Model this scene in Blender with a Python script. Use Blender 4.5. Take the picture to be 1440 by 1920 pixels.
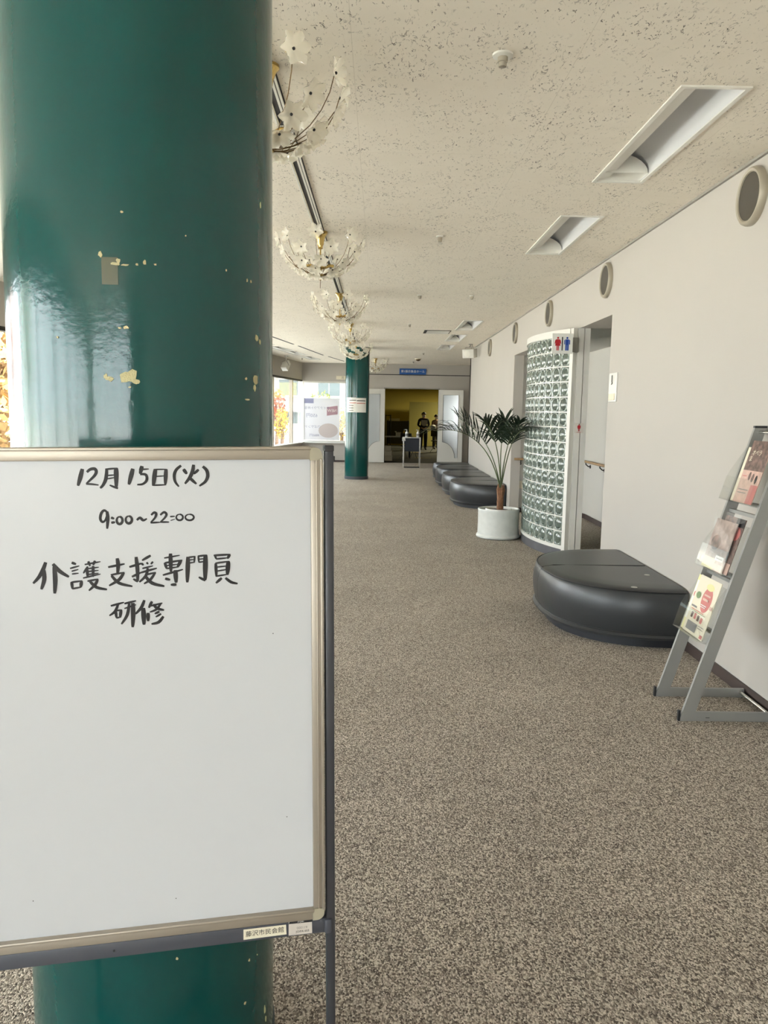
import bpy, bmesh, math, random
from mathutils import Vector, Matrix
import numpy as np

PI = math.pi
scene = bpy.context.scene
COL = scene.collection
for o in list(bpy.data.objects):
    bpy.data.objects.remove(o)

# ------------------------------------------------------------------ camera
F_PX, CAM_H = 1490.0, 1.55


def _unit(v):
    return v / np.linalg.norm(v)


_yc = _unit(np.array([(711 - 720) / F_PX, (960 - 772) / F_PX, 1.0]))
_zc = _unit(np.cross(np.array([1, -0.0168, 0.0]), _yc))
_zc = _zc if _zc[1] > 0 else -_zc
_xc = np.cross(_zc, _yc)
CAM_ROT = np.stack([_xc, _yc, _zc])

cam_data = bpy.data.cameras.new('camera')
cam_data.sensor_fit = 'VERTICAL'
cam_data.sensor_height = 36.0
cam_data.lens = 36.0 * F_PX / 1920.0
cam_data.clip_start = 0.02
cam_data.clip_end = 400
cam = bpy.data.objects.new('camera', cam_data)
COL.objects.link(cam)
_r, _u, _f = (Vector(CAM_ROT[:, i]) for i in range(3))
_m = Matrix((_r, _u, -_f)).transposed().to_4x4()
_m.translation = (0, 0, CAM_H)
cam.matrix_world = _m
scene.camera = cam

# ------------------------------------------------------------------ world, sun, exposure
world = bpy.data.worlds.new('world')
scene.world = world
world.use_nodes = True
wn = world.node_tree
wn.nodes['Background'].inputs['Color'].default_value = (0.90, 0.945, 1.0, 1)
wn.nodes['Background'].inputs['Strength'].default_value = 2.0

sun_d = bpy.data.lights.new('sun', 'SUN')
sun_d.energy = 6.5
sun_d.angle = 0.01
sun_d.color = (1.0, 0.94, 0.86)
sun = bpy.data.objects.new('sun', sun_d)
COL.objects.link(sun)
sun.rotation_euler = Vector((-0.62, 0.38, -0.75)).to_track_quat('-Z', 'Y').to_euler()
sun.location = (20, -10, 20)


def portal(name, loc, direction, w, h):
    d = bpy.data.lights.new(name, 'AREA')
    d.shape = 'RECTANGLE'
    d.size, d.size_y = w, h
    d.cycles.is_portal = True
    o = bpy.data.objects.new(name, d)
    COL.objects.link(o)
    z = -Vector(direction).normalized()
    y = Vector((0, 0, 1))
    x = y.cross(z)
    mm = Matrix((x, y, z)).transposed().to_4x4()
    mm.translation = loc
    o.matrix_world = mm
    return o


vs = scene.view_settings
vs.view_transform = 'Standard'
vs.look = 'None'
vs.gamma = 1.0
vs.use_curve_mapping = False
vs.exposure = 2.68
scene.cycles.max_bounces = 8
scene.cycles.diffuse_bounces = 6
scene.cycles.transparent_max_bounces = 16
scene.cycles.use_denoising = True
scene.cycles.use_adaptive_sampling = True
scene.cycles.adaptive_threshold = 0.06
scene.cycles.sample_clamp_indirect = 8.0
scene.cycles.caustics_reflective = False
scene.cycles.caustics_refractive = False


# ------------------------------------------------------------------ pixel helpers (used to measure real positions)
def ray(px, py):
    return CAM_ROT @ np.array([(px - 720) / F_PX, -(py - 960) / F_PX, 1.0])


def on_plane(px, py, p0, n):
    d = ray(px, py)
    o = np.array([0, 0, CAM_H])
    return Vector(o + d * (np.dot(np.array(p0) - o, n) / np.dot(d, n)))


def at_y(px, py, y):
    return on_plane(px, py, (0, y, 0), np.array([0, 1.0, 0]))


def at_z(px, py, z):
    return on_plane(px, py, (0, 0, z), np.array([0, 0, 1.0]))


# ------------------------------------------------------------------ materials
def srgb(r, g, b):
    def c(v):
        v /= 255.0
        return v / 12.92 if v <= 0.04045 else ((v + 0.055) / 1.055) ** 2.4
    return (c(r), c(g), c(b), 1)


MATS = {}


def mat(name, col, rough=0.5, metal=0.0, spec=0.5, bump=None, coat=0.0, trans=0.0, emit=None, alpha=None, vary=None):
    """bump=(scale,strength,detail); vary=(scale,amount): soft colour variation"""
    m = bpy.data.materials.new(name)
    m.use_nodes = True
    nt = m.node_tree
    b = nt.nodes['Principled BSDF']
    b.inputs['Base Color'].default_value = col if len(col) == 4 else (*col, 1)
    b.inputs['Roughness'].default_value = rough
    b.inputs['Metallic'].default_value = metal
    b.inputs['Specular IOR Level'].default_value = spec
    b.inputs['Coat Weight'].default_value = coat
    b.inputs['Transmission Weight'].default_value = trans
    if emit:
        b.inputs['Emission Color'].default_value = (*emit[:3], 1)
        b.inputs['Emission Strength'].default_value = emit[3]
    if alpha is not None:
        b.inputs['Alpha'].default_value = alpha
    if bump or vary:
        tc = nt.nodes.new('ShaderNodeTexCoord')
    if bump:
        n = nt.nodes.new('ShaderNodeTexNoise')
        n.inputs['Scale'].default_value = bump[0]
        n.inputs['Detail'].default_value = bump[2] if len(bump) > 2 else 3
        nt.links.new(tc.outputs['Object'], n.inputs['Vector'])
        bp = nt.nodes.new('ShaderNodeBump')
        bp.inputs['Strength'].default_value = bump[1]
        bp.inputs['Distance'].default_value = 0.01
        nt.links.new(n.outputs['Fac'], bp.inputs['Height'])
        nt.links.new(bp.outputs['Normal'], b.inputs['Normal'])
    if vary:
        n = nt.nodes.new('ShaderNodeTexNoise')
        n.inputs['Scale'].default_value = vary[0]
        n.inputs['Detail'].default_value = 4
        nt.links.new(tc.outputs['Object'], n.inputs['Vector'])
        mr = nt.nodes.new('ShaderNodeMapRange')
        mr.inputs['From Min'].default_value = 0.3
        mr.inputs['From Max'].default_value = 0.7
        mr.inputs['To Min'].default_value = 1 - vary[1]
        mr.inputs['To Max'].default_value = 1 + vary[1]
        nt.links.new(n.outputs['Fac'], mr.inputs['Value'])
        mx = nt.nodes.new('ShaderNodeMix')
        mx.data_type = 'RGBA'
        mx.blend_type = 'MULTIPLY'
        mx.inputs['Factor'].default_value = 1
        mx.inputs['A'].default_value = col if len(col) == 4 else (*col, 1)
        nt.links.new(mr.outputs['Result'], mx.inputs['B'])
        nt.links.new(mx.outputs['Result'], b.inputs['Base Color'])
    MATS[name] = m
    return m


def glass_mat(name, tint=(1, 1, 1), refl=0.06, body=0.0, body_col=(0.9, 0.9, 0.9), rough=0.02):
    """clear sheet: lets light straight through, mirrors a little more at grazing angles, optional milky body"""
    m = bpy.data.materials.new(name)
    m.use_nodes = True
    nt = m.node_tree
    for n in list(nt.nodes):
        nt.nodes.remove(n)
    out = nt.nodes.new('ShaderNodeOutputMaterial')
    tr = nt.nodes.new('ShaderNodeBsdfTransparent')
    tr.inputs['Color'].default_value = (*tint, 1)
    gl = nt.nodes.new('ShaderNodeBsdfGlossy')
    gl.inputs['Roughness'].default_value = rough
    lw = nt.nodes.new('ShaderNodeLayerWeight')
    lw.inputs['Blend'].default_value = 0.5
    pw = nt.nodes.new('ShaderNodeMath')
    pw.operation = 'POWER'
    pw.inputs[1].default_value = 5.0
    nt.links.new(lw.outputs['Facing'], pw.inputs[0])
    mu = nt.nodes.new('ShaderNodeMapRange')       # Schlick: refl at normal view, rising to 0.8 at grazing
    mu.inputs['To Min'].default_value = refl
    mu.inputs['To Max'].default_value = 0.8
    nt.links.new(pw.outputs[0], mu.inputs['Value'])
    mix = nt.nodes.new('ShaderNodeMixShader')
    nt.links.new(mu.outputs[0], mix.inputs[0])
    src = tr
    if body > 0:
        df = nt.nodes.new('ShaderNodeBsdfDiffuse')
        df.inputs['Color'].default_value = (*body_col, 1)
        tl = nt.nodes.new('ShaderNodeBsdfTranslucent')
        tl.inputs['Color'].default_value = (*body_col, 1)
        m0 = nt.nodes.new('ShaderNodeMixShader')
        m0.inputs[0].default_value = 0.5
        nt.links.new(df.outputs[0], m0.inputs[1])
        nt.links.new(tl.outputs[0], m0.inputs[2])
        m1 = nt.nodes.new('ShaderNodeMixShader')
        m1.inputs[0].default_value = body
        nt.links.new(tr.outputs[0], m1.inputs[1])
        nt.links.new(m0.outputs[0], m1.inputs[2])
        src = m1
    nt.links.new(src.outputs[0], mix.inputs[1])
    nt.links.new(gl.outputs[0], mix.inputs[2])
    nt.links.new(mix.outputs[0], out.inputs['Surface'])
    MATS[name] = m
    return m


def M(n):
    return MATS[n]


mat('wall_paint', srgb(182, 177, 170), 0.75, bump=(180, 0.06, 2), vary=(1.2, 0.015))
mat('white_paint', srgb(214, 212, 206), 0.45)
mat('white_gloss', srgb(225, 224, 218), 0.25)
mat('grey_wall', srgb(205, 203, 198), 0.8)
mat('base_brown', srgb(70, 58, 54), 0.55)
mat('base_grey', srgb(84, 84, 88), 0.5)
mat('trim_grey', srgb(150, 146, 138), 0.5)
mat('dark_line', srgb(30, 28, 27), 0.6)
mat('alu', srgb(190, 180, 165), 0.38, 0.75)
mat('alu_warm', srgb(176, 167, 154), 0.42, 0.6)
mat('steel_grey', srgb(150, 150, 147), 0.4, 0.4)
mat('chrome', srgb(215, 213, 208), 0.18, 1.0)
mat('gold', srgb(204, 176, 112), 0.2, 1.0)
mat('gold_dark', srgb(112, 90, 60), 0.35, 0.8)
mat('black_plastic', srgb(38, 38, 40), 0.4)
mat('dark_post', srgb(66, 67, 72), 0.35, 0.2)
mat('bar_grey', srgb(78, 80, 88), 0.45, 0.1)
mat('cap_plastic', srgb(165, 158, 138), 0.5)
mat('leather', srgb(50, 52, 54), 0.34, spec=0.5, bump=(90, 0.05, 4))
mat('leather_seam', srgb(28, 29, 31), 0.5)
mat('plinth', srgb(26, 27, 33), 0.5)
mat('tape_dot', srgb(186, 186, 180), 0.5)
mat('paper', srgb(232, 231, 226), 0.7)
mat('paper_cream', srgb(226, 218, 196), 0.7)
mat('ink', srgb(22, 17, 17), 0.5)
mat('print_black', srgb(32, 30, 30), 0.5)
mat('print_grey', srgb(130, 128, 126), 0.6)
mat('red', srgb(178, 22, 34), 0.5)
mat('blue', srgb(18, 66, 158), 0.5)
mat('sign_blue', srgb(26, 86, 160), 0.45)
mat('sign_white', srgb(226, 226, 222), 0.45)
mat('sticker', srgb(205, 198, 190), 0.4)
mat('pot', srgb(206, 208, 204), 0.3, bump=(40, 0.08, 3), vary=(14, 0.05))
mat('soil', srgb(60, 50, 42), 0.9, bump=(60, 0.6))
mat('palm_leaf', srgb(30, 46, 28), 0.42, vary=(30, 0.3))
mat('palm_stalk', srgb(86, 98, 62), 0.5)
mat('palm_trunk', srgb(122, 84, 56), 0.75, bump=(50, 0.8, 4), vary=(40, 0.4))
mat('rail_wood', srgb(170, 138, 98), 0.45, vary=(8, 0.15))
mat('bracket_black', srgb(44, 40, 38), 0.4)
mat('vent_dark', srgb(70, 64, 54), 0.7, bump=(400, 0.3))
mat('vent_ring', srgb(168, 160, 144), 0.4, 0.2)
mat('fixture_white', srgb(222, 220, 212), 0.35)
mat('reflector', srgb(216, 216, 216), 0.35, 0.0)
mat('groove_white', srgb(190, 184, 172), 0.6)
mat('skin', srgb(196, 150, 122), 0.55)
mat('black_cloth', srgb(20, 20, 24), 0.85)
mat('brown_cloth', srgb(92, 70, 52), 0.85)
mat('hair', srgb(18, 15, 14), 0.6)
mat('mask_white', srgb(222, 222, 218), 0.7)
mat('hall_wall', srgb(172, 158, 76), 0.8)
mat('hall_panel', srgb(104, 98, 44), 0.75)
mat('hall_floor', srgb(42, 44, 44), 0.85, vary=(3, 0.2))
mat('hall_stripe', srgb(160, 140, 66), 0.8)
mat('hall_dark', srgb(36, 34, 34), 0.6)
mat('hall_grey', srgb(86, 82, 74), 0.8)
mat('navy', srgb(28, 32, 44), 0.6)
mat('bottle_white', srgb(235, 235, 235), 0.35)
mat('amber', srgb(196, 152, 50), 0.3)
mat('added_lamp_glow', (1, 0.9, 0.62), 0.5, emit=(1.0, 0.82, 0.42, 2.2))  # glow of the lamp added in the hall
mat('facade', srgb(150, 148, 145), 0.8)
mat('facade_band', srgb(164, 158, 150), 0.8)
mat('facade_glass', srgb(86, 98, 100), 0.15)
mat('paving', srgb(210, 208, 202), 0.9, vary=(0.4, 0.08))
mat('terrace', srgb(176, 160, 150), 0.9)
mat('bark', srgb(96, 76, 62), 0.9)
mat('leaf_orange', srgb(148, 84, 56), 0.7, vary=(2, 0.35))
mat('leaf_yellow', srgb(168, 142, 36), 0.7, vary=(2, 0.25))
mat('leaf_tan', srgb(150, 116, 66), 0.7, vary=(3, 0.5))
mat('leaf_green', srgb(112, 122, 66), 0.7, vary=(2, 0.3))
mat('poster_text', srgb(118, 118, 142), 0.6)
mat('chip_cream', srgb(196, 188, 144), 0.7, bump=(300, 0.3))
mat('tape_brown', srgb(84, 86, 62), 0.25)
mat('pink_print', srgb(206, 172, 158), 0.5, vary=(30, 0.15))
mat('dusk_print', srgb(110, 88, 80), 0.4, vary=(40, 0.6))
mat('rose', srgb(198, 118, 112), 0.5)
mat('lemon', srgb(224, 218, 158), 0.5)
mat('leafprint', srgb(120, 140, 96), 0.5)
mat('haze_print', srgb(158, 138, 128), 0.5, vary=(22, 0.4))
mat('bib_paper', srgb(215, 210, 195), 0.8)
mat('skirt_rubber', srgb(60, 66, 72), 0.5)

glass_mat('window_glass', (0.97, 0.99, 0.98), 0.04)
glass_mat('window_dimmed', (0.74, 0.75, 0.74), 0.04)  # made-up darker pane, added to dim the overbright view outdoors
glass_mat('acrylic', (0.955, 0.96, 0.955), 0.035)
glass_mat('bag', (0.98, 0.98, 0.98), 0.018, 0.06, (0.9, 0.9, 0.9), 0.16)
glass_mat('visor', (0.95, 0.96, 0.97), 0.1)
glass_mat('frosted', (0.9, 0.95, 0.97), 0.3, 0.78, (0.84, 0.88, 0.9), 0.16)
glass_mat('bulb_glass', (0.97, 0.97, 0.95), 0.08, 0.7, (0.92, 0.92, 0.9), 0.1)
glass_mat('petal_glass', (0.99, 0.97, 0.9), 0.05, 0.75, (0.91, 0.87, 0.76), 0.1)
glass_mat('poster_film', (1, 1, 1), 0.05, 0.9, (0.58, 0.58, 0.62), 0.2)
glass_mat('poster_pink', (1, 0.85, 0.88), 0.02, 0.75, (0.62, 0.42, 0.47), 0.3)
glass_mat('poster_violet', (0.9, 0.9, 1), 0.02, 0.75, (0.44, 0.45, 0.6), 0.3)
glass_mat('poster_peach', (1, 0.93, 0.9), 0.02, 0.55, (0.66, 0.58, 0.55), 0.3)


def carpet():
    m = bpy.data.materials.new('carpet')
    m.use_nodes = True
    nt = m.node_tree
    b = nt.nodes['Principled BSDF']
    tc = nt.nodes.new('ShaderNodeTexCoord')
    mp = nt.nodes.new('ShaderNodeMapping')
    mp.inputs['Rotation'].default_value = (0, 0, 0.5)
    mp.inputs['Scale'].default_value = (1.15, 0.85, 1)
    nt.links.new(tc.outputs['Object'], mp.inputs['Vector'])
    v = nt.nodes.new('ShaderNodeTexVoronoi')
    v.inputs['Scale'].default_value = 205
    nt.links.new(mp.outputs[0], v.inputs['Vector'])
    r = nt.nodes.new('ShaderNodeValToRGB')
    r.color_ramp.elements[0].position = 0.05
    r.color_ramp.elements[0].color = srgb(88, 80, 73)
    r.color_ramp.elements[1].position = 0.95
    r.color_ramp.elements[1].color = srgb(210, 200, 186)
    e = r.color_ramp.elements.new(0.5)
    e.color = srgb(152, 142, 130)
    sp = nt.nodes.new('ShaderNodeSeparateColor')
    nt.links.new(v.outputs['Color'], sp.inputs[0])
    nt.links.new(sp.outputs[0], r.inputs[0])
    n = nt.nodes.new('ShaderNodeTexNoise')
    n.inputs['Scale'].default_value = 1.3
    n.inputs['Detail'].default_value = 3
    nt.links.new(tc.outputs['Object'], n.inputs['Vector'])
    mr = nt.nodes.new('ShaderNodeMapRange')
    mr.inputs['From Min'].default_value = 0.3
    mr.inputs['From Max'].default_value = 0.7
    mr.inputs['To Min'].default_value = 0.92
    mr.inputs['To Max'].default_value = 1.08
    nt.links.new(n.outputs['Fac'], mr.inputs['Value'])
    mx = nt.nodes.new('ShaderNodeMix')
    mx.data_type = 'RGBA'
    mx.blend_type = 'MULTIPLY'
    mx.inputs['Factor'].default_value = 1
    nt.links.new(r.outputs[0], mx.inputs['A'])
    nt.links.new(mr.outputs[0], mx.inputs['B'])
    nt.links.new(mx.outputs['Result'], b.inputs['Base Color'])
    b.inputs['Roughness'].default_value = 0.95
    b.inputs['Specular IOR Level'].default_value = 0.15
    bp = nt.nodes.new('ShaderNodeBump')
    bp.inputs['Strength'].default_value = 0.7
    bp.inputs['Distance'].default_value = 0.006
    bp.invert = True
    nt.links.new(v.outputs['Distance'], bp.inputs['Height'])
    nt.links.new(bp.outputs[0], b.inputs['Normal'])
    MATS['carpet'] = m


carpet()


def ceiling_mat():
    m = bpy.data.materials.new('ceiling_board')
    m.use_nodes = True
    nt = m.node_tree
    L = nt.links.new
    b = nt.nodes['Principled BSDF']
    tc = nt.nodes.new('ShaderNodeTexCoord')

    def noise(scale, detail=2, dist=0.0, rough=0.5, sc=(1, 1, 1)):
        mp = nt.nodes.new('ShaderNodeMapping')
        mp.inputs['Scale'].default_value = sc
        L(tc.outputs['Object'], mp.inputs[0])
        n = nt.nodes.new('ShaderNodeTexNoise')
        n.inputs['Scale'].default_value = scale
        n.inputs['Detail'].default_value = detail
        n.inputs['Roughness'].default_value = rough
        n.inputs['Distortion'].default_value = dist
        L(mp.outputs[0], n.inputs['Vector'])
        return n.outputs['Fac']

    def math_(op, a, c, clamp=False):
        n = nt.nodes.new('ShaderNodeMath')
        n.operation = op
        n.use_clamp = clamp
        for i, x in enumerate((a, c)):
            if x is None:
                continue
            if isinstance(x, (int, float)):
                n.inputs[i].default_value = x
            else:
                L(x, n.inputs[i])
        return n.outputs[0]

    def smooth(x, lo, hi):
        mr = nt.nodes.new('ShaderNodeMapRange')
        mr.interpolation_type = 'SMOOTHSTEP'
        mr.inputs['From Min'].default_value = lo
        mr.inputs['From Max'].default_value = hi
        L(x, mr.inputs['Value'])
        return mr.outputs[0]

    a = noise(30, 3, 0.9, 0.6, (1.0, 0.42, 1))
    line = math_('ABSOLUTE', math_('SUBTRACT', a, 0.5), None)
    line = math_('SUBTRACT', 1.0, smooth(line, 0.008, 0.024))
    brk = smooth(noise(48, 2, 0.5, 0.5, (1, 0.5, 1)), 0.53, 0.59)
    dens = smooth(noise(3.0, 3), 0.34, 0.62)
    mark = math_('MULTIPLY', math_('MULTIPLY', line, brk), dens)
    spots = math_('MULTIPLY', smooth(noise(100, 2, 0.8, 0.6, (1, 0.42, 1)), 0.64, 0.69), smooth(noise(5, 2), 0.45, 0.6))
    mark = math_('MAXIMUM', mark, spots)
    base = nt.nodes.new('ShaderNodeMix')
    base.data_type = 'RGBA'
    base.inputs['A'].default_value = srgb(228, 220, 206)
    base.inputs['B'].default_value = srgb(236, 229, 216)
    L(noise(6, 4), base.inputs['Factor'])
    mx = nt.nodes.new('ShaderNodeMix')
    mx.data_type = 'RGBA'
    L(base.outputs['Result'], mx.inputs['A'])
    mx.inputs['B'].default_value = srgb(70, 63, 54)
    L(math_('MULTIPLY', mark, 0.85), mx.inputs['Factor'])
    # faint butt joints between boards
    br = nt.nodes.new('ShaderNodeTexBrick')
    br.inputs['Scale'].default_value = 1.0
    br.inputs['Brick Width'].default_value = 1.82
    br.inputs['Row Height'].default_value = 0.91
    br.inputs['Mortar Size'].default_value = 0.0018
    br.inputs['Mortar Smooth'].default_value = 0.3
    mpb = nt.nodes.new('ShaderNodeMapping')
    mpb.inputs['Rotation'].default_value = (0, 0, PI / 2)
    mpb.inputs['Location'].default_value = (0.1, 0.13, 0)
    L(tc.outputs['Object'], mpb.inputs[0])
    L(mpb.outputs[0], br.inputs['Vector'])
    m2 = nt.nodes.new('ShaderNodeMix')
    m2.data_type = 'RGBA'
    L(mx.outputs['Result'], m2.inputs['A'])
    m2.inputs['B'].default_value = srgb(172, 162, 145)
    L(math_('MULTIPLY', br.outputs['Fac'], 0.3), m2.inputs['Factor'])
    L(m2.outputs['Result'], b.inputs['Base Color'])
    b.inputs['Roughness'].default_value = 0.9
    b.inputs['Specular IOR Level'].default_value = 0.2
    bp = nt.nodes.new('ShaderNodeBump')
    bp.inputs['Strength'].default_value = 0.5
    bp.inputs['Distance'].default_value = 0.004
    bp.invert = True
    L(mark, bp.inputs['Height'])
    L(bp.outputs[0], b.inputs['Normal'])
    MATS['ceiling_board'] = m


ceiling_mat()


def pillar_mat():
    m = bpy.data.materials.new('teal_enamel')
    m.use_nodes = True
    nt = m.node_tree
    L = nt.links.new
    b = nt.nodes['Principled BSDF']
    tc = nt.nodes.new('ShaderNodeTexCoord')
    mp = nt.nodes.new('ShaderNodeMapping')
    mp.inputs['Scale'].default_value = (6, 6, 0.7)
    L(tc.outputs['Object'], mp.inputs[0])
    n = nt.nodes.new('ShaderNodeTexNoise')
    n.inputs['Scale'].default_value = 1.0
    n.inputs['Detail'].default_value = 3
    L(mp.outputs[0], n.inputs['Vector'])
    mx = nt.nodes.new('ShaderNodeMix')
    mx.data_type = 'RGBA'
    mx.inputs['A'].default_value = srgb(9, 64, 60)
    mx.inputs['B'].default_value = srgb(12, 78, 76)
    L(n.outputs['Fac'], mx.inputs['Factor'])
    L(mx.outputs['Result'], b.inputs['Base Color'])
    b.inputs['Roughness'].default_value = 0.13
    b.inputs['Specular IOR Level'].default_value = 0.5
    n2 = nt.nodes.new('ShaderNodeTexNoise')
    n2.inputs['Scale'].default_value = 70
    n2.inputs['Detail'].default_value = 3
    L(tc.outputs['Object'], n2.inputs['Vector'])
    n3 = nt.nodes.new('ShaderNodeTexNoise')
    n3.inputs['Scale'].default_value = 6
    L(tc.outputs['Object'], n3.inputs['Vector'])
    ad = nt.nodes.new('ShaderNodeMath')
    ad.operation = 'MULTIPLY_ADD'
    ad.inputs[1].default_value = 0.12
    L(n2.outputs['Fac'], ad.inputs[0])
    n3s = nt.nodes.new('ShaderNodeMath')
    n3s.operation = 'MULTIPLY'
    n3s.inputs[1].default_value = 0.25
    L(n3.outputs['Fac'], n3s.inputs[0])
    L(n3s.outputs[0], ad.inputs[2])
    bp = nt.nodes.new('ShaderNodeBump')
    bp.inputs['Strength'].default_value = 0.22
    bp.inputs['Distance'].default_value = 0.012
    L(ad.outputs[0], bp.inputs['Height'])
    L(bp.outputs[0], b.inputs['Normal'])
    MATS['teal_enamel'] = m


pillar_mat()


def board_mat():
    m = mat('board_white', srgb(200, 202, 206), 0.3, spec=0.4, vary=(3, 0.012))
    return m


board_mat()


def block_glass(name, col, fac):
    m = bpy.data.materials.new(name)
    m.use_nodes = True
    nt = m.node_tree
    b = nt.nodes['Principled BSDF']
    out = nt.nodes['Material Output']
    b.inputs['Base Color'].default_value = col
    b.inputs['Roughness'].default_value = 0.06
    b.inputs['Specular IOR Level'].default_value = 0.9
    b.inputs['Coat Weight'].default_value = 0.8
    b.inputs['Coat Roughness'].default_value = 0.02
    tr = nt.nodes.new('ShaderNodeBsdfTransparent')
    tr.inputs['Color'].default_value = (0.72, 0.8, 0.75, 1)
    mx = nt.nodes.new('ShaderNodeMixShader')
    mx.inputs[0].default_value = fac
    nt.links.new(tr.outputs[0], mx.inputs[1])
    nt.links.new(b.outputs[0], mx.inputs[2])
    nt.links.new(mx.outputs[0], out.inputs['Surface'])
    MATS[name] = m


block_glass('block_glass', srgb(148, 158, 150), 0.6)
block_glass('block_lens', srgb(104, 116, 108), 0.65)

# ------------------------------------------------------------------ object helpers
WORLD = {}


def wm(o):
    return WORLD.get(o.name, Matrix.Identity(4))


def tag(o, label=None, cat=None, group=None, kind=None):
    if label:
        o['label'] = label
    if cat:
        o['category'] = cat
    if group:
        o['group'] = group
    if kind:
        o['kind'] = kind
    return o


def empty(name, loc=(0, 0, 0), rz=0.0, label=None, cat=None, group=None, kind=None, mw=None):
    o = bpy.data.objects.new(name, None)
    COL.objects.link(o)
    o.empty_display_size = 0.1
    mw = mw if mw is not None else Matrix.Translation(loc) @ Matrix.Rotation(rz, 4, 'Z')
    o.matrix_world = mw
    WORLD[o.name] = mw.copy()
    return tag(o, label, cat, group, kind)


def link(name, me, parent=None, local=None):
    o = bpy.data.objects.new(name, me)
    COL.objects.link(o)
    loc = local if local is not None else Matrix.Identity(4)
    if parent is not None:
        o.parent = parent
        o.matrix_parent_inverse = Matrix.Identity(4)
    o.matrix_basis = loc
    WORLD[o.name] = (wm(parent) if parent is not None else Matrix.Identity(4)) @ loc
    return o


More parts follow.
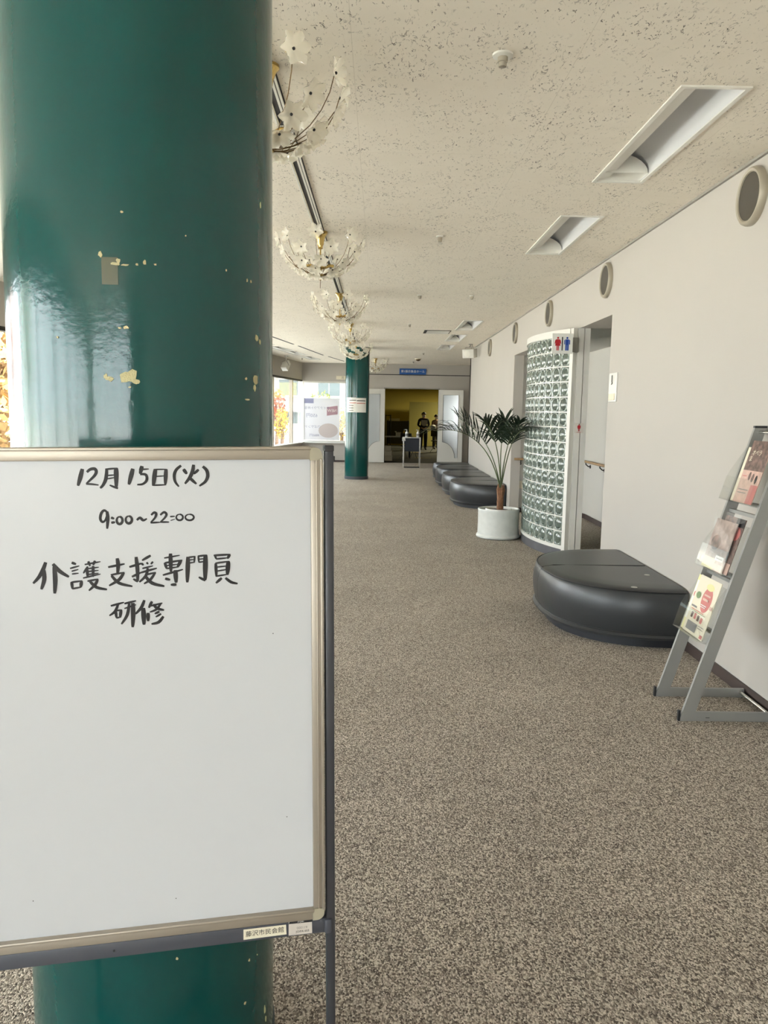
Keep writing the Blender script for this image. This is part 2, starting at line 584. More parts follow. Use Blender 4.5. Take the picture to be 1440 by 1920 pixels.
class MB:
    """collects simple solids and builds ONE mesh object; coordinates are local to the parent"""

    def __init__(self):
        self.v, self.f, self.mi = [], [], []
        self.cur = 0

    def add(self, vs, fs, mi=None):
        o = len(self.v)
        self.v += [tuple(p) for p in vs]
        self.f += [tuple(i + o for i in f) for f in fs]
        self.mi += [self.cur if mi is None else mi] * len(fs)
        return self

    def box(self, a, b, mi=None, mtx=None):
        x0, y0, z0 = (min(a[i], b[i]) for i in range(3))
        x1, y1, z1 = (max(a[i], b[i]) for i in range(3))
        vs = [Vector(p) for p in ((x0, y0, z0), (x1, y0, z0), (x1, y1, z0), (x0, y1, z0), (x0, y0, z1), (x1, y0, z1), (x1, y1, z1), (x0, y1, z1))]
        if mtx is not None:
            vs = [mtx @ p for p in vs]
        return self.add(vs, [(0, 3, 2, 1), (4, 5, 6, 7), (0, 1, 5, 4), (1, 2, 6, 5), (2, 3, 7, 6), (3, 0, 4, 7)], mi)

    def bbox(self, a, b, r=0.004, mi=None, mtx=None):
        """box with chamfered vertical-view edges (all 12)"""
        bm = bmesh.new()
        x0, y0, z0 = (min(a[i], b[i]) for i in range(3))
        x1, y1, z1 = (max(a[i], b[i]) for i in range(3))
        vs = [bm.verts.new(p) for p in ((x0, y0, z0), (x1, y0, z0), (x1, y1, z0), (x0, y1, z0), (x0, y0, z1), (x1, y0, z1), (x1, y1, z1), (x0, y1, z1))]
        for f in [(0, 3, 2, 1), (4, 5, 6, 7), (0, 1, 5, 4), (1, 2, 6, 5), (2, 3, 7, 6), (3, 0, 4, 7)]:
            bm.faces.new([vs[i] for i in f])
        bmesh.ops.bevel(bm, geom=list(bm.edges), offset=r, segments=2, affect='EDGES', profile=0.5)
        return self.bm(bm, mi, mtx)

    def bm(self, bm, mi=None, mtx=None):
        bm.verts.index_update()
        vs = [(mtx @ v.co if mtx is not None else v.co.copy()) for v in bm.verts]
        fs = [[v.index for v in f.verts] for f in bm.faces]
        bm.free()
        return self.add(vs, fs, mi)

    def poly(self, pts, mi=None):
        return self.add(pts, [tuple(range(len(pts)))], mi)

    def prism(self, pts, z0, z1, mi=None, mtx=None):
        """outline in XY (counter-clockwise) extruded z0..z1"""
        n = len(pts)
        vs = [Vector((p[0], p[1], z0)) for p in pts] + [Vector((p[0], p[1], z1)) for p in pts]
        if mtx is not None:
            vs = [mtx @ p for p in vs]
        fs = [tuple(range(n - 1, -1, -1)), tuple(range(n, 2 * n))]
        fs += [(i, (i + 1) % n, n + (i + 1) % n, n + i) for i in range(n)]
        return self.add(vs, fs, mi)

    def tube(self, pts, r, seg=8, mi=None, caps=True):
        pts = [Vector(p) for p in pts]
        rs = r if isinstance(r, (list, tuple)) else [r] * len(pts)
        rings = []
        up = None
        for i, p in enumerate(pts):
            t = (pts[min(i + 1, len(pts) - 1)] - pts[max(i - 1, 0)]).normalized()
            if up is None:
                up = Vector((0, 0, 1)) if abs(t.z) < 0.9 else Vector((1, 0, 0))
            s = t.cross(up).normalized()
            up = s.cross(t).normalized()
            rings.append([p + (s * math.cos(2 * PI * k / seg) + up * math.sin(2 * PI * k / seg)) * rs[i] for k in range(seg)])
        vs = [q for rg in rings for q in rg]
        fs = []
        for i in range(len(pts) - 1):
            for k in range(seg):
                a, b = i * seg + k, i * seg + (k + 1) % seg
                fs.append((a, a + seg, b + seg, b))
        if caps:
            fs.append(tuple(range(seg)))
            fs.append(tuple(range(len(vs) - 1, len(vs) - seg - 1, -1)))
        return self.add(vs, fs, mi)

    def lathe(self, prof, seg=24, c=(0, 0, 0), mi=None, mtx=None):
        """prof: list of (r,z) from bottom to top"""
        vs, fs = [], []
        for r, z in prof:
            for k in range(seg):
                a = 2 * PI * k / seg
                vs.append(Vector((c[0] + r * math.cos(a), c[1] + r * math.sin(a), c[2] + z)))
        for i in range(len(prof) - 1):
            for k in range(seg):
                a, b = i * seg + k, i * seg + (k + 1) % seg
                fs.append((a, b, b + seg, a + seg))
        if prof[0][0] > 1e-5:
            fs.append(tuple(range(seg - 1, -1, -1)))
        if prof[-1][0] > 1e-5:
            o = (len(prof) - 1) * seg
            fs.append(tuple(range(o, o + seg)))
        if mtx is not None:
            vs = [mtx @ p for p in vs]
        return self.add(vs, fs, mi)

    def mesh(self, name, mats, smooth=None):
        me = bpy.data.meshes.new(name)
        me.from_pydata(self.v, [], self.f)
        for mm in (mats if isinstance(mats, (list, tuple)) else [mats]):
            me.materials.append(M(mm) if isinstance(mm, str) else mm)
        me.polygons.foreach_set('material_index', self.mi)
        me.validate()
        if smooth is not None:
            me.polygons.foreach_set('use_smooth', [True] * len(me.polygons))
            if smooth < 179:
                me.set_sharp_from_angle(angle=math.radians(smooth))
        me.update()
        return me

    def build(self, name, mats, parent=None, smooth=None, world=False, local=None):
        if world and parent is not None:
            inv = wm(parent).inverted()
            self.v = [tuple(inv @ Vector(p)) for p in self.v]
        return link(name, self.mesh(name, mats, smooth), parent, local)


def kids(o):
    return [c for c in bpy.data.objects if c.parent == o]


def copy_tree(o, parent=None, mw=None, tree=None):
    tree = tree if tree is not None else {}
    c = o.copy()
    COL.objects.link(c)
    if parent is not None:
        c.parent = parent
    if mw is not None:
        c.matrix_basis = mw
    WORLD[c.name] = mw if mw is not None else Matrix.Identity(4)
    for ch in kids(o):
        copy_tree(ch, c)
    return c


def text(body, size, mtx, parent, material, name='lettering', depth=0.0, align='CENTER', extr=0.0006):
    cu = bpy.data.curves.new('txt', 'FONT')
    cu.body = body
    cu.size = size
    cu.align_x = align
    cu.align_y = 'CENTER'
    cu.resolution_u = 3
    cu.extrude = extr
    t = bpy.data.objects.new('txt', cu)
    COL.objects.link(t)
    dg = bpy.context.evaluated_depsgraph_get()
    me = bpy.data.meshes.new_from_object(t.evaluated_get(dg))
    bpy.data.objects.remove(t)
    bpy.data.curves.remove(cu)
    me.name = name
    me.materials.clear()
    me.materials.append(M(material))
    me.transform(mtx)
    return link(name, me, parent)


def struct(o):
    o['kind'] = 'structure'
    return o


# facing matrices: text plane x,y -> given world axes
def facing(loc, xaxis, yaxis):
    x, y = Vector(xaxis).normalized(), Vector(yaxis).normalized()
    z = x.cross(y)
    mm = Matrix((x, y, z)).transposed().to_4x4()
    mm.translation = loc
    return mm


# ------------------------------------------------------------------ dimensions of the foyer
XW = 2.08           # face of the wall with the vents
CZ = 2.985          # ceiling
YF = 24.42          # far wall with the hall doors
YB = -9.0           # behind the camera
HDR = 2.44          # underside of window headers
SL = 0.14           # slant of the window wall


def xl(y):
    return -2.35 - SL * (YF - y)


WALL_ANG = math.atan(SL)

# ------------------------------------------------------------------ floor, roof, outer shell
MB().prism([(xl(YB) - 0.1, YB - 0.15), (5.2, YB - 0.15), (5.2, 24.5), (-2.45, 24.5)], -0.12, 0.0).build('floor', 'carpet')
struct(bpy.data.objects['floor'])
struct(MB().prism([(xl(YB) - 0.3, YB - 0.3), (6.2, YB - 0.3), (6.2, 40), (-0.95, 40), (-0.95, 24.7), (-2.55, 24.6)], 3.35, 3.5).build('ceiling_roof', 'grey_wall'))
struct(MB().box((6.05, YB - 0.3, -0.1), (6.2, 40, 3.35)).build('wall_outer', 'grey_wall'))

# ceiling boards with openings for the recessed lights
right_lights = [(3.68, 5.1), (5.99, 7.36), (12.65, 14.08), (14.95, 16.3), (17.18, 18.5)]
LX0, LX1 = 1.315, 1.585
left_lights = []
for k, (yc_) in enumerate((15.9, 17.4, 19.0, 20.4, 22.2)):
    xc_ = -1.62 - SL * (YF - yc_) + 0.02
    left_lights.append((xc_, yc_))
LW, LLEN = 0.28, 1.2
SLOT = []
for (ax, ay), (bx_, by_) in (((-2.19, 15.6), (-1.9, 17.72)), ((-1.83, 18.15), (-1.48, 21.0)), ((-1.37, 21.5), (-1.04, 23.4))):
    SLOT.append(((ax, ay), (bx_, by_)))


def rot2(c, dx, dy, a):
    # local +y runs along the slanted wall
    ux, uy = math.cos(a), -math.sin(a)
    vx, vy = math.sin(a), math.cos(a)
    return (c[0] + dx * ux + dy * vx, c[1] + dx * uy + dy * vy)


def make_ceiling():
    bm = bmesh.new()

    def loop(pts):
        vs = [bm.verts.new((p[0], p[1], CZ)) for p in pts]
        for i in range(len(vs)):
            bm.edges.new((vs[i], vs[(i + 1) % len(vs)]))
    loop([(xl(YB) - 0.1, YB - 0.1), (5.2, YB - 0.1), (5.2, YF + 0.08), (-2.4, YF + 0.08)])
    for y0, y1 in right_lights:
        loop([(LX0, y0), (LX1, y0), (LX1, y1), (LX0, y1)])
    for c in left_lights:
        loop([rot2(c, dx, dy, WALL_ANG) for dx, dy in ((-LW / 2, -LLEN / 2), (LW / 2, -LLEN / 2), (LW / 2, LLEN / 2), (-LW / 2, LLEN / 2))])
    bmesh.ops.triangle_fill(bm, edges=list(bm.edges), use_beauty=True, normal=(0, 0, -1))
    me = bpy.data.meshes.new('ceiling')
    bm.to_mesh(me)
    bm.free()
    me.materials.append(M('ceiling_board'))
    o = link('ceiling', me)
    return struct(o)


make_ceiling()

# ------------------------------------------------------------------ wall with vents (toilet side)
OY0, OY1, OZ = 7.29, 12.48, 2.45
WEND = 18.55
w = MB()
w.box((XW, YB - 0.3, 0), (XW + 0.15, OY0, CZ + 0.3))
w.box((XW, OY0, OZ), (XW + 0.15, OY1, CZ + 0.3))
w.box((XW, OY1, 0), (XW + 0.15, WEND, CZ + 0.3))
struct(w.build('wall_right', 'wall_paint'))
b = MB()
b.box((XW - 0.012, YB, 0), (XW, OY0, 0.066))
struct(b.build('baseboard_right', 'base_brown'))
b = MB()
b.box((XW - 0.012, OY1, 0), (XW, WEND, 0.066))
struct(b.build('baseboard_right_far', 'base_brown'))
struct(MB().box((XW - 0.018, YB, CZ - 0.016), (XW, WEND, CZ)).build('trim_1', 'trim_grey'))

# recess behind the opening (washroom lobby): curved inner wall
pts = [(3.30, 6.9)]
pts = []
R_ = 0.7
for k in range(0, 9):
    a = k / 8 * PI / 2
    pts.append((3.13 - R_ + R_ * math.cos(a), 12.55 - R_ + R_ * math.sin(a)))
inner = [(3.13, 6.95)] + pts + [(XW + 0.15, 12.55)]
outer = [(XW + 0.15, 12.8), (3.4, 12.8), (3.4, 6.95)]
w = MB()
n = len(inner)
vs = [(p[0], p[1], 0) for p in inner] + [(p[0], p[1], 2.7) for p in inner]
w.add(vs, [(i, n + i, n + i + 1, i + 1) for i in range(n - 1)])
w.box((XW + 0.15, 6.8, 0), (3.4, 6.95, 2.7))
w.box((3.38, 6.8, 0), (3.5, 12.9, 2.7))
w.box((XW + 0.15, 12.7, 0), (3.5, 12.9, 2.7))
struct(w.build('wall_lobby', 'grey_wall', smooth=40))
bb = MB()
inn2 = [(p[0] - (0.012 if i < n - 1 else 0), p[1] - (0.012 if i > n - 3 else 0.006 * (i > 0)), 0) for i, p in enumerate(inner)]
vs = [(p[0], p[1], 0) for p in inn2] + [(p[0], p[1], 0.075) for p in inn2]
bb.add(vs, [(i, n + i, n + i + 1, i + 1) for i in range(n - 1)])
struct(bb.build('baseboard_lobby', 'base_brown'))
w = MB()
w.box((XW + 0.15, OY0 - 0.35, OZ), (3.4, 8.45, OZ + 0.1))
struct(w.build('ceiling_lobby_soffit', 'wall_paint'))
struct(MB().box((XW + 0.15, 8.45, OZ + 0.03), (3.4, 12.7, OZ + 0.1)).build('ceiling_lobby', 'grey_wall'))
# far end beyond the wall end
struct(MB().box((XW, WEND - 0.15, 0), (5.2, WEND, CZ + 0.3)).build('wall_return', 'wall_paint'))
struct(MB().box((5.05, WEND, 0), (5.2, YF + 0.1, CZ + 0.3)).build('wall_alcove', 'wall_paint'))

# white jamb post beside the glass blocks
jp = empty('trim_2', (2.13, 8.5, 0))
jp['kind'] = 'structure'
MB().box((2.068, 8.45, 0), (2.128, 8.57, OZ)).build('jamb', 'white_paint', jp, world=True)
MB().box((2.136, 8.455, 0), (2.195, 8.57, OZ)).build('jamb', 'white_paint', jp, world=True)
MB().box((2.125, 8.475, 0), (2.139, 8.57, OZ)).build('groove', 'groove_white', jp, world=True)

# ------------------------------------------------------------------ far wall with hall doors and a window
DX0, DX1, DZ = 0.17, 1.80, 2.25
WX0, WX1, WZ0 = -2.35, -0.98, 0.60
T = 0.15
w = MB()
w.box((-2.6, YF, HDR), (5.2, YF + T, CZ + 0.3))
w.box((-2.6, YF, 0), (WX1, YF + T, WZ0))
w.box((WX1, YF, 0), (DX0, YF + T, HDR))
w.box((DX0, YF, DZ), (DX1, YF + T, HDR))
w.box((DX1, YF, 0), (5.2, YF + T, HDR))
struct(w.build('wall_far', 'wall_paint'))
struct(MB().box((-0.9, YF - 0.006, 2.662), (2.9, YF, 2.684)).build('trim_3', 'dark_line'))
struct(MB().box((-2.34, YF - 0.012, 0), (-0.72, YF, 0.055)).build('baseboard_far', 'base_brown'))
struct(MB().box((2.62, YF - 0.012, 0), (5.05, YF, 0.055)).build('baseboard_alcove', 'base_brown'))

# door frame and the two leaves folded flat against the wall
df = empty('trim_4', ((DX0 + DX1) / 2, YF, 0))
df['kind'] = 'structure'
MB().box((DX0 - 0.035, YF - 0.012, 0), (DX0, YF + T, DZ + 0.035)).build('jamb', 'trim_grey', df, world=True)
MB().box((DX1, YF - 0.012, 0), (DX1 + 0.035, YF + T, DZ + 0.035)).build('jamb', 'trim_grey', df, world=True)
MB().box((DX0, YF - 0.012, DZ), (DX1, YF + T, DZ + 0.035)).build('head', 'trim_grey', df, world=True)


def leaf(name, x_hinge, sgn, label, swing=0.0):
    """sgn +1: leaf extends towards +X from its hinge"""
    y1, y0 = YF - 0.03, YF - 0.075
    o = empty(name, (x_hinge + sgn * 0.38, y0, 0), label=label, cat='door', kind='structure')
    W, Hh = 0.76, 2.235

    def X(u):
        return x_hinge + sgn * u
    # outline of the glazed opening in leaf coordinates (u from hinge, z)
    gl = [(0.15, 2.08), (0.15, 0.66)]
    for k in range(1, 9):
        a = k / 8 * PI / 2
        gl.append((0.15 + 0.385 * math.sin(a), 0.66 - 0.47 * (1 - math.cos(a))))
    gl += [(0.62, 0.19), (0.62, 2.08)]
    # rim around it: bottom rail follows the sweep
    m = MB()

    def slab(pts, a=y0, b_=y1):
        p = [(X(u), z) for u, z in pts]
        if sgn < 0:
            p = p[::-1]
        nn = len(p)
        vs = [(q[0], a, q[1]) for q in p] + [(q[0], b_, q[1]) for q in p]
        fs = [tuple(range(nn)), tuple(range(2 * nn - 1, nn - 1, -1))] + [(i, nn + i, nn + (i + 1) % nn, (i + 1) % nn) for i in range(nn)]
        m.add(vs, fs)
    slab([(0, 0.012), (0.15, 0.012), (0.15, Hh), (0, Hh)])
    slab([(0.62, 0.012), (W, 0.012), (W, Hh), (0.62, Hh)])
    slab([(0.15, 2.08), (0.62, 2.08), (0.62, Hh), (0.15, Hh)])
    sweep = gl[1:-2] + [(0.62, 0.19)]
    for a, b_ in zip(sweep[:-1], sweep[1:]):
        slab([(a[0], 0.012), (b_[0], 0.012), b_, a])
    m.build('panel', 'white_paint', o, world=True)
    g = MB()
    p = [(X(u), z) for u, z in gl]
    ym = (y0 + y1) / 2
    nn = len(p)
    g.add([(q[0], ym - 0.003, q[1]) for q in p] + [(q[0], ym + 0.003, q[1]) for q in p],
          [tuple(range(nn)), tuple(range(2 * nn - 1, nn - 1, -1))] + [(i, nn + i, nn + (i + 1) % nn, (i + 1) % nn) for i in range(nn)])
    g.build('pane', 'frosted', o, world=True)
    # beading
    bd = MB()
    bd.tube([(X(u), y0 - 0.001, z) for u, z in gl + [gl[0]]], 0.006, 6)
    bd.build('beading', 'print_grey', o, world=True)
    h = MB()
    h.tube([(X(0.70), y0, 1.0), (X(0.70), y0 - 0.05, 1.0), (X(0.70), y0 - 0.05, 1.25), (X(0.70), y0, 1.25)], 0.009, 6)
    h.build('handle', 'chrome', o, world=True)
    if swing:
        piv = Matrix.Translation((x_hinge, y1, 0))
        o.matrix_world = piv @ Matrix.Rotation(-swing * sgn, 4, 'Z') @ piv.inverted() @ wm(o)
    return o


leaf('door_1', DX0 - 0.002, -1, 'pale hall door leaf with swept glass panel, folded open behind the far teal pillar')
leaf('door_2', DX1 + 0.002, 1, 'pale hall door leaf with bright swept glass panel, folded open beyond the palm', 0.24)

# hall sign
sg = empty('hall_sign', (1.0, YF, 2.68), label='blue sign board with white lettering above the hall doorway', cat='sign')
MB().bbox((0.595, YF - 0.02, 2.686), (1.403, YF, 2.862), 0.003).build('board', 'sign_blue', sg, world=True)
text('第1展示集会ホール', 0.085, wm(sg).inverted() @ facing((1.0, YF - 0.0205, 2.772), (1, 0, 0), (0, 0, 1)), sg, 'sign_white')
es = empty('exit_plate', (-1.2, YF, 2.55), label='small beige plate above the window beside the far teal pillar', cat='sign')
MB().bbox((-1.32, YF - 0.015, 2.5), (-0.95, YF, 2.61), 0.003).build('board', 'paper_cream', es, world=True)
text('北', 0.085, wm(es).inverted() @ facing((-1.12, YF - 0.0155, 2.553), (1, 0, 0), (0, 0, 1)), es, 'print_black')

# window in the far wall
wf = empty('window_1', ((WX0 + WX1) / 2, YF, WZ0))
wf['kind'] = 'structure'
for x in (WX0, WX1 - 0.05):
    MB().box((x, YF + 0.03, WZ0), (x + 0.05, YF + 0.09, HDR)).build('frame', 'white_paint', wf, world=True)
MB().box((WX0 + 0.05, YF + 0.03, WZ0), (WX1 - 0.05, YF + 0.09, WZ0 + 0.05)).build('frame', 'white_paint', wf, world=True)
MB().box((WX0 + 0.05, YF + 0.03, HDR - 0.05), (WX1 - 0.05, YF + 0.09, HDR)).build('frame', 'white_paint', wf, world=True)
MB().box((WX0 + 0.05, YF + 0.057, WZ0 + 0.05), (WX1 - 0.05, YF + 0.063, HDR - 0.05)).build('pane', 'window_dimmed', wf, world=True)
MB().box((-2.34, YF - 0.06, WZ0 - 0.03), (WX1, YF + 0.03, WZ0)).build('sill', 'white_gloss', wf, world=True)

# take-out poster on that window, print side facing outdoors (seen mirrored)
pw = empty('poster', (-1.82, YF + 0.05, 0.66), label='translucent take-out poster seen mirrored on the far window', cat='poster')
PX0, PX1, PZ0, PZ1 = -2.30, -1.21, 0.66, 1.93
yp = YF + 0.052
MB().box((PX0, yp - 0.0015, PZ0), (PX1, yp, PZ1)).build('sheet', 'poster_film', pw, world=True)


def pq(x0, z0, x1, z1, m_, skew=0.0, name='print'):
    q = MB()
    ya, yb = yp - 0.0025, yp - 0.0017
    vs = [(x0, ya, z0), (x1, ya, z0 + skew), (x1, ya, z1 + skew), (x0, ya, z1)]
    vs += [(p[0], yb, p[2]) for p in vs]
    q.add(vs, [(0, 1, 2, 3), (7, 6, 5, 4), (0, 4, 5, 1), (1, 5, 6, 2), (2, 6, 7, 3), (3, 7, 4, 0)])
    return q.build(name, m_, pw, world=True)


pq(-2.29, 1.77, -2.0, 1.92, 'poster_violet')
pq(-1.60, 1.40, -1.27, 1.66, 'poster_pink', 0.05)
ell = MB()
ev = [(-1.55 + 0.30 * math.cos(a), yp - 0.0025, 0.95 + 0.22 * math.sin(a)) for a in [2 * PI * k / 20 for k in range(20)]]
ell.poly(ev)
ell.build('print', 'poster_peach', pw, world=True)


def ptext(s, size, x, z, m_):
    text(s, size, wm(pw).inverted() @ facing((x, yp - 0.0032, z), (-1, 0, 0), (0, 0, 1)), pw, m_, extr=0.0003)


ptext('テイクアウト弁当', 0.095, -1.90, 1.63, 'poster_text')
ptext('650円', 0.14, -2.06, 1.40, 'poster_text')
ptext('NEW', 0.12, -1.44, 1.555, 'sign_white')
ptext('さばサンド', 0.10, -2.03, 1.06, 'poster_text')
ptext('¥860円', 0.10, -1.98, 0.80, 'poster_text')

# ------------------------------------------------------------------ slanted window wall
def P(y, off=0.0, z=0.0):
    """point on the slanted wall line; off > 0 is outdoors"""
    nx, ny = -math.cos(WALL_ANG), math.sin(WALL_ANG)
    return Vector((xl(y) + nx * off, y + ny * off, z))


def slant_box(y0, y1, o0, o1, z0, z1, mb):
    vs = [P(y0, o0, z0), P(y1, o0, z0), P(y1, o1, z0), P(y0, o1, z0), P(y0, o0, z1), P(y1, o0, z1), P(y1, o1, z1), P(y0, o1, z1)]
    mb.add(vs, [(0, 1, 2, 3), (7, 6, 5, 4), (0, 4, 5, 1), (1, 5, 6, 2), (2, 6, 7, 3), (3, 7, 4, 0)])
    return mb


w = MB()
slant_box(YB - 0.2, YF, 0, 0.15, 0, 0.57, w)
slant_box(YB - 0.2, YF, 0, 0.15, HDR + 0.03, CZ + 0.3, w)
struct(w.build('wall_left', 'wall_paint'))
struct(slant_box(YB, YF - 0.02, -0.012, 0, 0, 0.055, MB()).build('baseboard_left', 'base_brown'))
wl = empty('window_2', P(10, 0, 0.57))
wl['kind'] = 'structure'
slant_box(YB, YF - 0.005, -0.09, 0.15, 0.57, 0.60, MB()).build('sill', 'white_gloss', wl, world=True)
slant_box(YB, YF - 0.005, -0.006, 0.1, HDR - 0.02, HDR + 0.03, MB()).build('head_frame', 'dark_line', wl, world=True)
ys = [23.35 - 2.06 * k for k in range(16)]
for y in ys:
    slant_box(y - 0.05, y + 0.05, 0.02, 0.12, 0.60, HDR - 0.02, MB()).build('mullion', 'alu_warm', wl, world=True)
edges = [YF - 0.03] + ys + [YB]
for a, b_ in zip(edges[:-1], edges[1:]):
    if a - b_ > 0.2:
        slant_box(b_ + 0.05, a - 0.05, 0.066, 0.072, 0.60, HDR - 0.02, MB()).build('pane', 'window_dimmed' if a > 20.5 else 'window_glass', wl, world=True)  # panes near the far corner darkened to dim the outdoors
portal('portal_left', P(7.7, 0.2, 1.52), (math.cos(WALL_ANG), -math.sin(WALL_ANG), 0), 34, 1.9)

# ------------------------------------------------------------------ glazed entrance behind the camera
w = MB()
w.box((xl(YB) - 0.1, YB - 0.15, 2.55), (XW + 0.15, YB, CZ + 0.3))
w.box((0.0, YB - 0.15, 0), (XW + 0.15, YB, 2.55))
w.box((xl(YB) - 0.1, YB - 0.15, 0), (-6.0, YB, 2.55))
struct(w.build('wall_back', 'wall_paint'))
wb = empty('window_3', (-2.4, YB, 0))
wb['kind'] = 'structure'
xs = [-6.0 + 1.2 * k for k in range(6)]
for x in xs:
    MB().box((x - 0.04, YB - 0.12, 0), (x + 0.04, YB - 0.03, 2.55)).build('mullion', 'alu_warm', wb, world=True)
for a, b_ in zip(xs[:-1], xs[1:]):
    MB().box((a + 0.04, YB - 0.08, 0.02), (b_ - 0.04, YB - 0.074, 2.53)).build('pane', 'window_glass', wb, world=True)
portal('portal_back', (-3.0, YB - 0.2, 1.28), (0, 1, 0), 6.1, 2.6)

# ------------------------------------------------------------------ pillars
PR = 0.272


def cyl_patch(mb, c, r, a0, a1, z0, z1, seg=6, mi=None):
    vs = []
    for k in range(seg + 1):
        a = a0 + (a1 - a0) * k / seg
        for z in (z0, z1):
            vs.append((c[0] + r * math.cos(a), c[1] + r * math.sin(a), z))
    mb.add(vs, [(2 * k, 2 * k + 2, 2 * k + 3, 2 * k + 1) for k in range(seg)], mi)


def make_pillar(x, y, label):
    o = empty('round_pillar', (x, y, 0), label=label, cat='pillar', kind='thing')
    prof = [(PR, 0.07), (PR, CZ + 0.05)]
    MB().lathe(prof, 72).build('shaft', 'teal_enamel', o, smooth=40)
    MB().lathe([(PR + 0.004, 0), (PR + 0.004, 0.068), (PR, 0.07)], 72).build('skirting', 'skirt_rubber', o, smooth=40)
    return o


NP = (-0.507, 1.75)
FP = (-0.508, 18.40)
pil_n = make_pillar(*NP, 'teal enamelled pillar with chipped paint, standing behind the whiteboard')
pil_f = make_pillar(*FP, 'slender distant teal pillar carrying taped paper notices')


def on_cyl(px, py, c):
    d = ray(px, py)
    ox, oy = -c[0], -c[1]
    a = d[0] ** 2 + d[1] ** 2
    b_ = 2 * (ox * d[0] + oy * d[1])
    cc = ox * ox + oy * oy - PR * PR
    disc = b_ * b_ - 4 * a * cc
    if disc < 0:
        return None
    t = (-b_ - math.sqrt(disc)) / (2 * a)
    p = np.array([0, 0, CAM_H]) + d * t
    return math.atan2(p[1] - c[1], p[0] - c[0]), p[2]


random.seed(5)


def chip(px, py, w_, h_, m_='chip_cream', jag=0.45, name='paint_chip'):
    ctr = on_cyl(px, py, NP)
    if ctr is None:
        return
    a0, z0 = ctr
    s = 1.5 / F_PX
    nn = 9 if name == 'paint_chip' else 4
    mb = MB()
    pts_ = []
    for k in range(nn):
        t = 2 * PI * k / nn + (PI / 4 if nn == 4 else 0)
        rr = 1 - jag * random.random()
        if nn == 4:
            rr = 1.35
        pts_.append((a0 + math.cos(t) * rr * w_ * 0.5 * s / PR * 1.15, z0 + math.sin(t) * rr * h_ * 0.5 * s))
    top = [(NP[0] + (PR + 0.0012) * math.cos(a), NP[1] + (PR + 0.0012) * math.sin(a), z) for a, z in pts_]
    bot = [(NP[0] + (PR - 0.001) * math.cos(a), NP[1] + (PR - 0.001) * math.sin(a), z) for a, z in pts_]
    mb.add(top + bot, [tuple(range(nn))] + [(i, nn + i, nn + (i + 1) % nn, (i + 1) % nn) for i in range(nn)])
    mb.build(name, m_, pil_n, world=True)


chip(206, 508, 26, 50, 'tape_brown', 0.0, 'tape_scrap')
for a in ((188, 477, 10, 12), (216, 495, 16, 7), (222, 490, 8, 12), (235, 497, 16, 5), (257, 496, 5, 5), (271, 492, 6, 11), (291, 496, 5, 4),
          (224, 615, 7, 4), (236, 614, 12, 7), (228, 397, 6, 5), (198, 706, 6, 16), (206, 710, 14, 12), (234, 706, 22, 26), (246, 704, 26, 30), (254, 716, 18, 12),
          (243, 726, 6, 4), (488, 385, 4, 16), (424, 507, 3, 5), (463, 526, 4, 9), (470, 528, 4, 9), (481, 634, 14, 16), (487, 641, 8, 12), (479, 712, 16, 22), (477, 727, 9, 16),
          (461, 710, 6, 6), (463, 749, 16, 5), (108, 632, 5, 5), (348, 442, 3, 3), (467, 1800, 6, 9), (332, 1797, 5, 8), (482, 1790, 3, 4), (496, 1893, 8, 26), (498, 1910, 6, 18), (459, 1881, 8, 7)):
    chip(*a)

# notices taped to the far pillar
for (x0, y0, x1, y1, nm, lab) in ((650.5, 745, 668, 773, 'notice_sheet', 'creased paper notice taped on the distant pillar, its curled half'),
                                  (668.3, 746, 686, 773.5, 'notice_sheet', 'flat white paper notice taped on the distant pillar')):
    pa, za = on_cyl(x0, y0, FP)
    pb, zb = on_cyl(x1, y1, FP)
    o = empty(nm, (FP[0], FP[1] - PR, zb), label=lab, cat='notice')
    mb = MB()
    cyl_patch(mb, FP, PR + 0.003, pa, pb, zb, za, 8)
    mb.build('sheet', 'paper', o, world=True, smooth=180)
    lefty = x0 < 660
    for q in range(5 if lefty else 2):
        ln = MB()
        zz_ = za - (za - zb) * (0.2 + 0.17 * q)
        f0, f1 = (0.35, 0.98) if (lefty and q < 2) else ((0.3, 0.75) if lefty else (0.03, 0.9))
        cyl_patch(ln, FP, PR + 0.0045, pa + (pb - pa) * f0, pa + (pb - pa) * f1, zz_ - 0.009, zz_ + 0.009, 6)
        ln.build('print', ('print_black', 'rose', 'print_grey', 'print_grey', 'print_grey')[q], o, world=True)
    tp = MB()
    cyl_patch(tp, FP, PR + 0.0055, pa + (pb - pa) * 0.75, pb, za - 0.02, za + 0.04, 3)
    tp.build('tape', 'bag', o, world=True)

# ------------------------------------------------------------------ whiteboard on its stand
PHI, TILT, D0 = 0.184, 0.0120, 1.38
BO = np.array([math.sin(-0.068) * D0, math.cos(-0.068) * D0, 1.1])
bu = np.array([math.cos(PHI), math.sin(PHI), 0.0])
bn = np.array([-math.sin(PHI), math.cos(PHI), 0.0])   # away from the camera
bv = np.array([0, 0, 1.0])
bu2 = bu * math.cos(TILT) + bv * math.sin(TILT)
bv2 = bv * math.cos(TILT) - bu * math.sin(TILT)
# board matrix: x along the board, y up the board, z towards the viewer
BM = Matrix((Vector(bu2), Vector(bv2), Vector(-bn))).transposed().to_4x4()
BM.translation = Vector(BO)
BI = BM.inverted()
wbd = empty('whiteboard', mw=Matrix.Translation((BO[0] - 0.3, BO[1] - 0.05, 0)), label='large portable whiteboard with black handwritten Japanese notice', cat='whiteboard')
WB = wm(wbd).inverted() @ BM
BT, BB, BL, BR = 0.388, -0.4865, -0.632, 0.0


